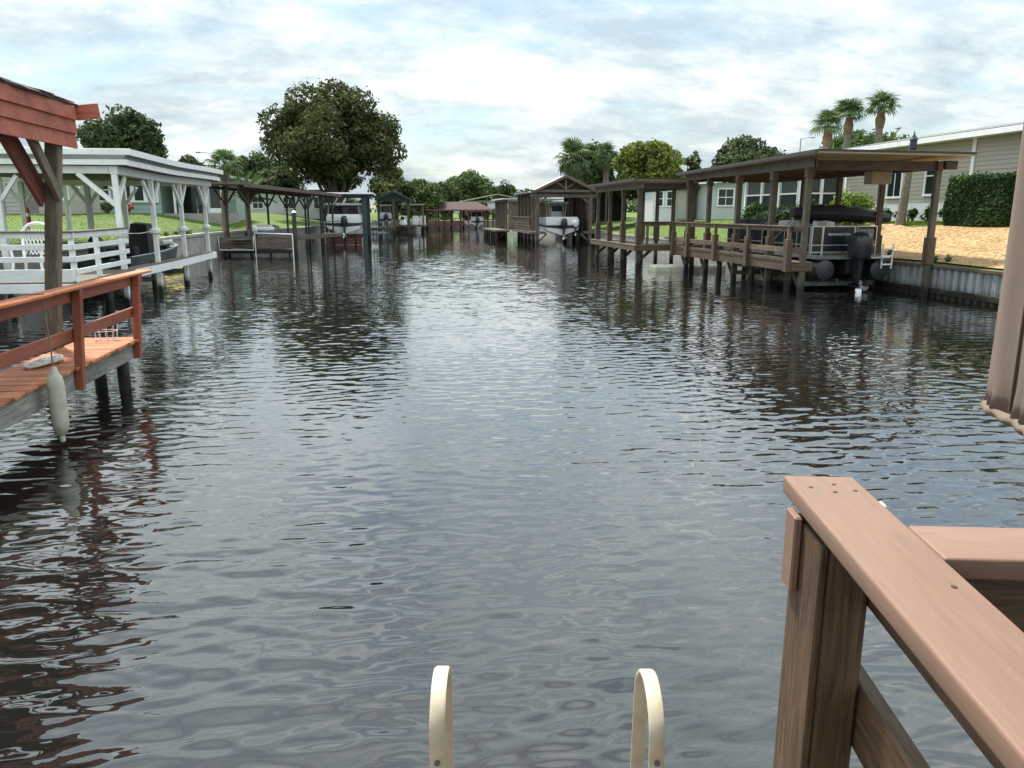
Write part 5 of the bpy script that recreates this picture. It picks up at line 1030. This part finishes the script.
tree('shade_tree', 'dark green tree behind the bright yellow green tree', 23.5, 74, 1.9, 3, 8.9, 2.7, 'mid_leaf', 5000, .3, 24)
tree('pine_tree', 'small pointed pine between bright tree and dark oak', 32.0, 84, 1.9, 3.0, 9.0, 1.6, 'dark_leaf', 3000, .28, 25, nl=12); tree('shade_tree', 'dark low crown beside the small pointed pine', 29.5, 84, 1.9, 3.0, 7.8, 1.9, 'dark_leaf', 3000, .3, 45)
tree('oak_tree', 'dark open crowned oak above the pale house roof', 39.0, 85, 1.9, 4.4, 10.5, 4.3, 'dark_leaf', 9500, .32, 26, nl=22); tree('oak_tree', 'wide green tree behind the three tall palms', 49.5, 80, 1.9, 4.5, 10.9, 5.6, 'mid_leaf', 9000, .38, 27, nl=22, ry=4); tree('shade_tree', 'sparse dark tree tops above the tan house roof', 60.0, 86, 1.9, 5, 10.9, 3.2, 'dark_leaf', 2600, .36, 28)
for k, (x, y, h, r_) in enumerate(((-6.0, 77, 2.6, 1.3), (-5.2, 82, 2.4, 1.3), (-5.4, 88, 2.6, 1.4), (-6.5, 95, 3.2, 1.6), (-4.6, 97, 2.8, 1.5), (-1.2, 106, 3.0, 1.7), (0.8, 110, 2.8, 1.6), (1.8, 127.5, 2.6, 1.8), (4.8, 127, 2.4, 1.8), (7.6, 127.5, 2.8, 1.9), (10.4, 127, 2.4, 1.7), (13.2, 127.5, 2.9, 1.9), (16.2, 127, 2.6, 1.7), (18.4, 118, 3.0, 1.8), (18.2, 108, 2.8, 1.7), (17.8, 96, 2.8, 1.7))):
    tree('bush', 'dark rounded bush on the lawn behind the red roofed boathouse' if y > 120 else 'dark rounded bush on the bank by the green gabled boathouse' if x < 5 else 'dark rounded bush behind the enclosed brown boathouse', x, y, 1.2, 1.0, 1.2 + h, r_, 'dark_leaf', 1100, .26, 60 + k, nl=8, group='bushes behind the red roofed boathouse' if y > 120 else 'bushes by the green boathouse' if x < 5 else 'bushes behind the brown boathouse', tr=.08, cat='bush')
# far tree line
lb = []; rng = random.Random(4)
for i in range(70): x = -120 + i * 4.6; lb.append((x + rng.uniform(-2, 2), 205 + rng.uniform(-8, 8), 3.0 + rng.uniform(-1, 1.6), rng.uniform(3, 5), rng.uniform(2.5, 4.2)))
tag(obj('far_woods', leaves(26000, lb, .75, 44, shell=.3), 'mid_leaf'), 'far line of woods beyond the canal end', 'woods', kind='stuff')

# palms
def frond_mesh(ln, seed, fan=True):
    rng = random.Random(seed); mb = MB(); rnd = []
    if fan:
        pet = ln * .45; mb.tube([(0, 0, 0), (pet * .5, 0, pet * .10), (pet, 0, pet * .10)], [.03, .02, .014], 5); nb = 16
        for k in range(nb):
            a = R(-105 + 210 * k / (nb - 1)); l_ = ln * .62 * (.72 + .28 * math.cos(a * .8)) * rng.uniform(.9, 1.1); dx, dy = math.cos(a), math.sin(a); wd = ln * .034
            o = Vector((pet, 0, pet * .1)); m_ = o + Vector((dx, dy, .10)) * l_ * .55; e = o + Vector((dx * l_ * .93, dy * l_ * .93, -l_ * rng.uniform(.18, .5))); sd_ = Vector((-dy, dx, .3)) * wd
            mb.add([o, m_ - sd_, e, m_ + sd_], [(0, 1, 2, 3)])
    else:
        pts = [Vector((ln * f, 0, ln * (.55 * f - .62 * f * f))) for f in [i / 8 for i in range(9)]]; mb.tube(pts, [.022 * (1 - .8 * i / 8) for i in range(9)], 5)
        for i in range(1, 26):
            f = i / 26; p = Vector((ln * f, 0, ln * (.55 * f - .62 * f * f)))
            for s_ in (-1, 1):
                l_ = ln * .24 * (1 - .5 * f); e = p + Vector((l_ * .5, s_ * l_ * .8, -.05 * l_ + rng.uniform(-.1, .1) * l_)); mb.add([p - Vector((.02, 0, 0)), e, p + Vector((.03, 0, 0)), p + Vector((.01, 0, .01))], [(0, 1, 2, 3)])
    me = mb.mesh('frond', False, False); at = me.attributes.new('rnd', 'FLOAT', 'POINT'); rv = random.Random(seed); at.data.foreach_set('value', [rv.uniform(.1, .9) for _ in range(len(me.vertices))]); me.materials.append(MATS['palm_leaf']); return me
FR = [frond_mesh(1.0, s_) for s_ in (1, 2, 3)]; FP = [frond_mesh(1.0, s_, False) for s_ in (4, 5)]
def palm(label, x, y, z0, zt, fl, nf, tr, seed, boots=True, lo=-55, hi=75, fan=True, lean=(0, 0), group=None, boot_r=1.9):
    rng = random.Random(seed); t = thing('palm_tree', label, 'palm tree', (x, y, z0), 0, group); H = zt - z0; top = Vector((lean[0], lean[1], H))
    def cp(f): return Vector((lean[0] * f * f, lean[1] * f * f, H * f))
    mb = MB(); fs = [i / 12 for i in range(13)]; mb.tube([cp(0) - Vector((0, 0, .3))] + [cp(f) for f in fs], [tr * 1.4] + [tr * (1.2 - .25 * f) * (1 + .06 * (i % 2)) for i, f in enumerate(fs)], 12); obj('trunk', mb.mesh('trunk', 'auto'), 'palm_bark', t)
    if boots:
        mb = MB(); bh = min(1.4, H * .28); mb.loft([[(top.x + tr * r_ * (1 + .10 * (j % 2)) * math.cos(2 * math.pi * j / 14), top.y + tr * r_ * (1 + .10 * (j % 2)) * math.sin(2 * math.pi * j / 14), H - bh + bh * q) for j in range(14)] for q, r_ in ((0, 1.05), (.25, boot_r * .9), (.5, boot_r), (.75, boot_r * .75), (1.0, .9))]); obj('boot_base', mb, 'palm_boots', t)
    for k in range(nf):
        f = (k + .5) / nf; el = R(lo + (hi - lo) * f + rng.uniform(-8, 8)); az = k * 2.39996 + rng.uniform(-.2, .2); s_ = fl * rng.uniform(.85, 1.12)
        M = Matrix.Translation(top + Vector((0, 0, .05 * fl))) @ Matrix.Rotation(az, 4, 'Z') @ Matrix.Rotation(-el, 4, 'Y') @ Matrix.Rotation(rng.uniform(-.5, .5), 4, 'X') @ Matrix.Scale(s_, 4); obj('frond', (FR if fan else FP)[k % (3 if fan else 2)], None, t, M)
    return t
palm('tall palm with full brown boot bulb, shortest of the three', 33.9, 60, 1.9, 8.95, 1.5, 26, .26, 1, lo=-18, boot_r=1.4)
palm('tall palm between the two other tall palms', 36.8, 62, 1.9, 10.1, 1.55, 26, .26, 2, lo=-18, boot_r=1.4)
palm('tall palm with the highest crown, nearest the tan house roof', 38.3, 60, 1.9, 10.4, 1.55, 26, .26, 3, lo=-18, boot_r=1.4)
palm('full skirted fan palm rising behind the gabled boathouse', 15.0, 68, 1.9, 6.9, 1.75, 46, .24, 4, False, lo=-88, hi=80)
palm('fan palm with dense dark skirt against the bright yellow green tree', 18.5, 70, 1.9, 7.3, 1.35, 34, .24, 5, False, lo=-80, hi=80)
palm('leaning fan palm with brown boots at the corner of the white dock', -9.95, 47, zl(-9.95, 47), 4.9, 1.15, 24, .17, 6, False, lo=-50, lean=(.25, 0))
palm('low feathery palm with arching green fronds beside the leaning palm', -9.3, 50.5, zl(-9.3, 50.5), 2.9, 1.8, 26, .15, 7, False, lo=5, hi=80, fan=False)
t = thing('palm_stump', 'bare palm trunk with dark lantern on top beside the tan house', 'tree trunk', (20.5, 30, zr(20.5, 30)))
mb = MB(); mb.tube([(0, 0, -.2), (0, 0, .1), (.05, -.03, 1.2), (.1, -.05, 2.2), (.16, -.07, 3.0)], [.26, .2, .16, .145, .135], 12); obj('trunk', mb.mesh('trunk', 'auto'), 'palm_bark', t)
mb = MB(); mb.loft([sring(.16, -.07, z, a, a, 10, 1.0) for z, a in ((3.0, .1), (3.05, .16), (3.35, .13), (3.4, .17), (3.6, .03), (3.72, .02))]); obj('lantern', mb.mesh('lantern', 'auto'), 'black_paint', t)

# hedge and shrubs
def box_leaves(count, x0, x1, y0, y1, z0, z1, size, seed):
    rng = np.random.RandomState(seed); p = rng.uniform(size=(count, 3)); f = rng.randint(0, 5, count)
    for i in range(count):
        d = rng.uniform(-.04, .06) / 1.0
        if f[i] == 0: p[i, 0] = d
        elif f[i] == 1: p[i, 0] = 1 - d
        elif f[i] == 2: p[i, 1] = d * .4
        elif f[i] == 3: p[i, 1] = 1 - d * .4
        else: p[i, 2] = 1 - d * .7
    P_ = p * np.array([x1 - x0, y1 - y0, z1 - z0]) + np.array([x0, y0, z0]); w_ = np.sin(P_[:, 1] * 3.1 + P_[:, 2] * 1.7) * np.sin(P_[:, 1] * 1.3 + 2 * P_[:, 0]); P_[:, 2] += .05 * w_ * p[:, 2] + (rng.uniform(size=count) < .06) * rng.uniform(0, .14, count) * p[:, 2]; P_[:, 0] -= .05 * np.sin(P_[:, 1] * 2.3 + P_[:, 2] * 3) ; return leaves_at(P_, size, rng)
def leaves_at(P_, size, rng):
    count = len(P_); nrm = rng.normal(size=(count, 3)) + np.array([-.4, -.3, .5]); nrm /= np.linalg.norm(nrm, axis=1)[:, None]; a = np.cross(nrm, rng.normal(size=(count, 3))); a /= np.linalg.norm(a, axis=1)[:, None]; b_ = np.cross(nrm, a); s_ = size * rng.uniform(.6, 1.4, count)[:, None]
    V = np.stack([P_ - a * s_ * .75, P_ + b_ * s_ * .42, P_ + a * s_ * .75, P_ - b_ * s_ * .42], 1).reshape(-1, 3); me = bpy.data.meshes.new('leaves'); me.from_pydata(V.tolist(), [], [(4 * i, 4 * i + 1, 4 * i + 2, 4 * i + 3) for i in range(count)])
    at = me.attributes.new('rnd', 'FLOAT', 'POINT'); at.data.foreach_set('value', np.repeat(rng.uniform(size=count), 4)); return me
t = thing('hedge', 'square clipped dark green hedge on the gravel before the tan house', 'hedge', (20.9, 26, 2), world=True)
obj('foliage', box_leaves(15000, 20.4, 21.5, 24.25, 27.25, 1.95, 3.66, .075, 3), 'hedge_leaf', t); bx(t, 'core', 'hedge_leaf', 20.47, 21.43, 24.33, 27.17, 1.8, 3.58, .05)
def shrub(x, y, z, r_, h_, mat, label, n_=2200, size=.09, group=None):
    t = thing('shrub', label, 'shrub', (x, y, z), 0, group); rng = random.Random(int(x * 7 + y)); lb = [(rng.uniform(-.4, .4) * r_, rng.uniform(-.4, .4) * r_, h_ * rng.uniform(.35, .75), r_ * .6, h_ * .3) for _ in range(7)]; obj('foliage', leaves(n_, lb, size, int(abs(x) * 5), shell=.4), mat, t)
    mb = MB()
    for k in range(5): mb.tube([(0, 0, -.1), (.3 * r_ * math.cos(k * 1.26), .3 * r_ * math.sin(k * 1.26), h_ * .5)], [.03, .015], 6)
    obj('stem', mb, 'bark', t)
shrub(18.95, 31, zr(18.95, 31), .85, 1.85, 'shrub_leaf', 'rounded yellow green shrub behind the pontoon boat', 4200, .10)
for k, (x, y) in enumerate(((17.2, 33.5), (17.6, 36), (18.1, 38.0), (18.4, 33.6))): shrub(x, y, zr(x, y), .9, 1.5, 'hedge_leaf', 'dark green bush in the planting behind the pontoon boat', 1800, .10, 'dark bushes behind the pontoon boat')
for k, y in enumerate((29.3, 30.3, 31.3, 32.2, 33.1)): shrub(21.95, y, zr(21.95, y), .25, .6, 'hedge_leaf', 'small dark plant along the white skirting of the tan house', 260, .09, 'small plants along the skirting')
for k, (x, y) in enumerate(((-22.4, 54), (-21.6, 54.2))): shrub(x, y, zl(x, y), .5, 1.0, 'dark_leaf', 'dark shrub against the mint green house wall', 700, .1, 'shrubs at the mint house')

wd = random.Random(12)
for k in range(26):
    if k < 14: x, y = RBX + wd.uniform(.05, .25), wd.uniform(14, 31); z = zr(x, y) + .03
    else: x, y = bank(30, LB) - wd.uniform(.02, .3), wd.uniform(33, 43.5); z = zl(x, y)
    h_ = wd.uniform(.12, .32); t = tag(obj('weed', leaves(26, [(0, 0, h_ * .5, h_ * .45, h_ * .5)], .07, 300 + k, shell=.2, elong=3.0), 'mid_leaf', None, Matrix.Translation((x, y, z))), 'small green weed growing along the sheet pile cap' if k < 14 else 'small green weed growing along the concrete seawall cap', 'weed', 'weeds along the sheet pile wall' if k < 14 else 'weeds along the concrete seawall')
# ------------------------------------------------------------------ our own dock: deck, railing, ladder, curtain
t = thing('dock', 'weathered plank dock carrying the brown capped railing and ladder', 'dock', (0, 0, 0), -YAW)
v = -2.0
while v < 1.48:
    bx(t, 'plank', 'tan_wood', -1.6, 2.4 if v < 1.05 else .68, v, v + .137, .865, .90); v += .145
bx(t, 'plank', 'tan_wood', .70, 2.4, 1.20, 1.48, .865, .90); bx(t, 'rim_joist', 'newel_wood', -1.6, .68, 1.50, 1.54, .66, .895); bx(t, 'rim_joist', 'newel_wood', .69, .73, 1.2, 1.54, .66, .895)
for x, v in ((-1.4, 1.35), (-1.4, -1.5), (2.2, .9), (2.2, -1.5)): pole(t, 'pile', 'pile_wood', (x, v, -1.2), (x, v, .86), .11, .11, 12)
def cap_board(x0, x1, y0, y1, z0, z1):
    dx, dy = x1 - x0, y1 - y0; a_, b_ = max(dx, dy) / 2, min(dx, dy) / 2
    me = MB().box(-a_, a_, -b_, b_, -(z1 - z0) / 2, (z1 - z0) / 2).mesh('cap_board')
    bm = bmesh.new(); bm.from_mesh(me); bmesh.ops.bevel(bm, geom=list(bm.edges), offset=.0065, segments=3, profile=.5, affect='EDGES'); bm.to_mesh(me); bm.free()
    me.polygons.foreach_set('use_smooth', [True] * len(me.polygons)); me.set_sharp_from_angle(angle=R(50))
    return obj('cap_board', me, 'composite', t, Matrix.Translation(((x0 + x1) / 2, (y0 + y1) / 2, (z0 + z1) / 2)) @ (Matrix.Rotation(math.pi / 2, 4, 'Z') if dy > dx else Matrix()))
t = thing('railing', 'timber railing with brown composite cap boards and corner post', 'railing', (0, 0, 0), R(-11.48))
cap_board(.487, .633, -.9, 1.60, 1.862, 1.90)
cap_board(.636, 2.0, 1.205, 1.345, 1.860, 1.898)
bx(t, 'corner_post', 'newel_wood', .513, .592, 1.362, 1.535, -1.2, 1.859, .007); bx(t, 'trim_board', 'newel_wood', .497, .512, 1.365, 1.538, -1.0, 1.84, .004)
bx(t, 'post', 'newel_wood', .512, .602, -.6, -.51, .6, 1.859, .007); bx(t, 'post', 'newel_wood', 1.85, 1.94, 1.23, 1.32, .6, 1.859, .007)
bx(t, 'upper_rail', 'newel_wood', .594, .631, -.9, 1.50, 1.715, 1.858, .005); bx(t, 'lower_rail', 'newel_wood', .594, .631, -.9, 1.50, 1.41, 1.55, .005)
bx(t, 'upper_rail', 'newel_wood', .635, 1.9, 1.245, 1.283, 1.72, 1.856, .005); bx(t, 'lower_rail', 'newel_wood', .635, 1.9, 1.245, 1.283, 1.25, 1.39, .005)
bx(t, 'end_plate', 'composite', .480, .4965, 1.475, 1.537, 1.69, 1.853, .005)
for (u, v) in ((.522, 1.525), (.562, 1.50), (.575, 1.545), (.605, 1.51), (.60, 1.10), (.53, .72)): pole(t, 'screw', 'screw', (u, v, 1.896), (u, v, 1.9013), .0045, None, 8)
bx(t, 'bracket', 'white_plastic', .633, .655, 1.47, 1.495, 1.80, 1.885, .003)
# swim ladder
t = thing('swim_ladder', 'cream dock ladder with two tall rounded hand rails', 'ladder', (0, 0, 0), -YAW)
def band(u, ztop, r_, vn, w_=.037, th=.012):
    path = [(vn, .905), (vn, ztop - r_)] + [(vn + r_ - r_ * math.cos(a), ztop - r_ + r_ * math.sin(a)) for a in [math.pi * k / 16 for k in range(1, 16)]] + [(vn + 2 * r_, ztop - r_), (vn + 2 * r_ + .04, .3), (vn + 2 * r_ + .07, -.5)]
    rings = []
    for i, (v, z) in enumerate(path):
        a = path[max(0, i - 1)]; c_ = path[min(len(path) - 1, i + 1)]; tx, tz = c_[0] - a[0], c_[1] - a[1]; ln = math.hypot(tx, tz); nx, nz = -tz / ln * th / 2, tx / ln * th / 2; e = .005
        q = [(-w_ / 2 + e, 1), (w_ / 2 - e, 1), (w_ / 2, .5), (w_ / 2, -.5), (w_ / 2 - e, -1), (-w_ / 2 + e, -1), (-w_ / 2, -.5), (-w_ / 2, .5)]; rings.append([(u + du, v + nx * s_, z + nz * s_) for du, s_ in q])
    return obj('hand_rail', MB().loft(rings).mesh('hand_rail', 'auto'), 'cream_metal', t)
band(-.178, 1.325, .11, 1.60); band(.345, 1.312, .115, 1.60)
for u in (-.178, .345):
    for z in (1.06, 1.17): pole(t, 'bolt', 'dull_aluminium', (u, 1.594, z), (u, 1.588, z), .007, None, 10)
for z in (.55, .25, -.05): bx(t, 'step', 'cream_metal', -.16, .335, 1.83, 1.91, z, z + .03)
# canvas curtain
t = thing('canvas_curtain', 'taupe canvas dock curtain with bunched hem hanging beyond the brown capped railing', 'curtain', (0, 0, 0), world=True)
A = Vector((1.83, 2.15, 0)); B = Vector((1.60, 1.60, 0)); D = (B - A); Nn = Vector((D.y, -D.x, 0)).normalized(); rows = []
NC, NR = 40, 30
mb = MB(); rng = random.Random(2)
for j in range(NR + 1):
    z = 1.865 + 1.45 * j / NR; row = []
    for i in range(NC + 1):
        s_ = i / NC; fold = .010 * math.sin(s_ * 9 + .4) + .005 * math.sin(s_ * 23 + z * 2); pucker = .010 * math.exp(-((z - 1.865) / .05) ** 2) * math.sin(s_ * 60 + 3 * math.sin(s_ * 11)); row.append(A + D * s_ + Nn * (fold + pucker) + Vector((0, 0, z)))
    rows.append(row)
mb.loft(rows, False, False); me = mb.mesh('fabric', 'all', False); o = obj('fabric', me, 'canvas', t); sm = o.modifiers.new('thick', 'SOLIDIFY'); sm.thickness = .004
rings = []
for i in range(33):
    s_ = i / 32 * 1.02 - .02; r_ = (.020 + .002 * math.sin(i * 1.3)) * min(1, .35 + i * .3); c_ = A + D * s_ + Nn * (.010 * math.sin(s_ * 9 + .4) - .006) + Vector((0, 0, 1.852 + .004 * math.sin(i * 1.1)))
    rings.append([c_ + Nn * (r_ * math.cos(a) * (1 + .05 * math.sin(3 * a + i * .8))) + Vector((0, 0, r_ * .8 * math.sin(a) * (1 + .05 * math.sin(3 * a + i * .8)))) for a in [k * math.pi / 8 for k in range(16)]])
obj('hem', MB().loft(rings).mesh('hem', 'all'), 'canvas', t)
for k in range(1):
    q = A + D * (.35 + .3 * k) + Nn * (.010 * math.sin((.35 + .3 * k) * 9 + .4) + .002); beam(t, 'seam', 'canvas', q + Vector((0, 0, 1.88)), q + Vector((0, 0, 3.3)), .012, .004, .001)
pole(t, 'bar', 'newel_wood', A + Vector((0, 0, 3.33)), B + D * .5 + Vector((0, 0, 3.33)), .02)
t = thing('dock_roof', 'timber roof over the dock that carries the canvas curtain', 'roof', (0, 0, .9), -YAW)
for u, v in ((1.27, 1.42), (-1.5, 1.05), (2.3, -1.8), (-1.5, -1.8)): bx(t, 'post', 'newel_wood', u - .05, u + .05, v - .05, v + .05, .005, 2.50, .008)
for v in (1.05, -1.8): bx(t, 'header_beam', 'newel_wood', -1.7, 2.6, v - .04, v + .04, 2.51, 2.70)
for k in range(7): bx(t, 'rafter', 'newel_wood', -1.6 + k * .68, -1.55 + k * .68, -3.0, 1.25, 2.71, 2.83)
bx(t, 'roof_sheet', 'plywood', -1.9, 2.8, -3.2, 1.35, 2.835, 2.87); bx(t, 'roofing', 'roof_dark', -1.95, 2.85, -3.25, 1.4, 2.873, 2.9)
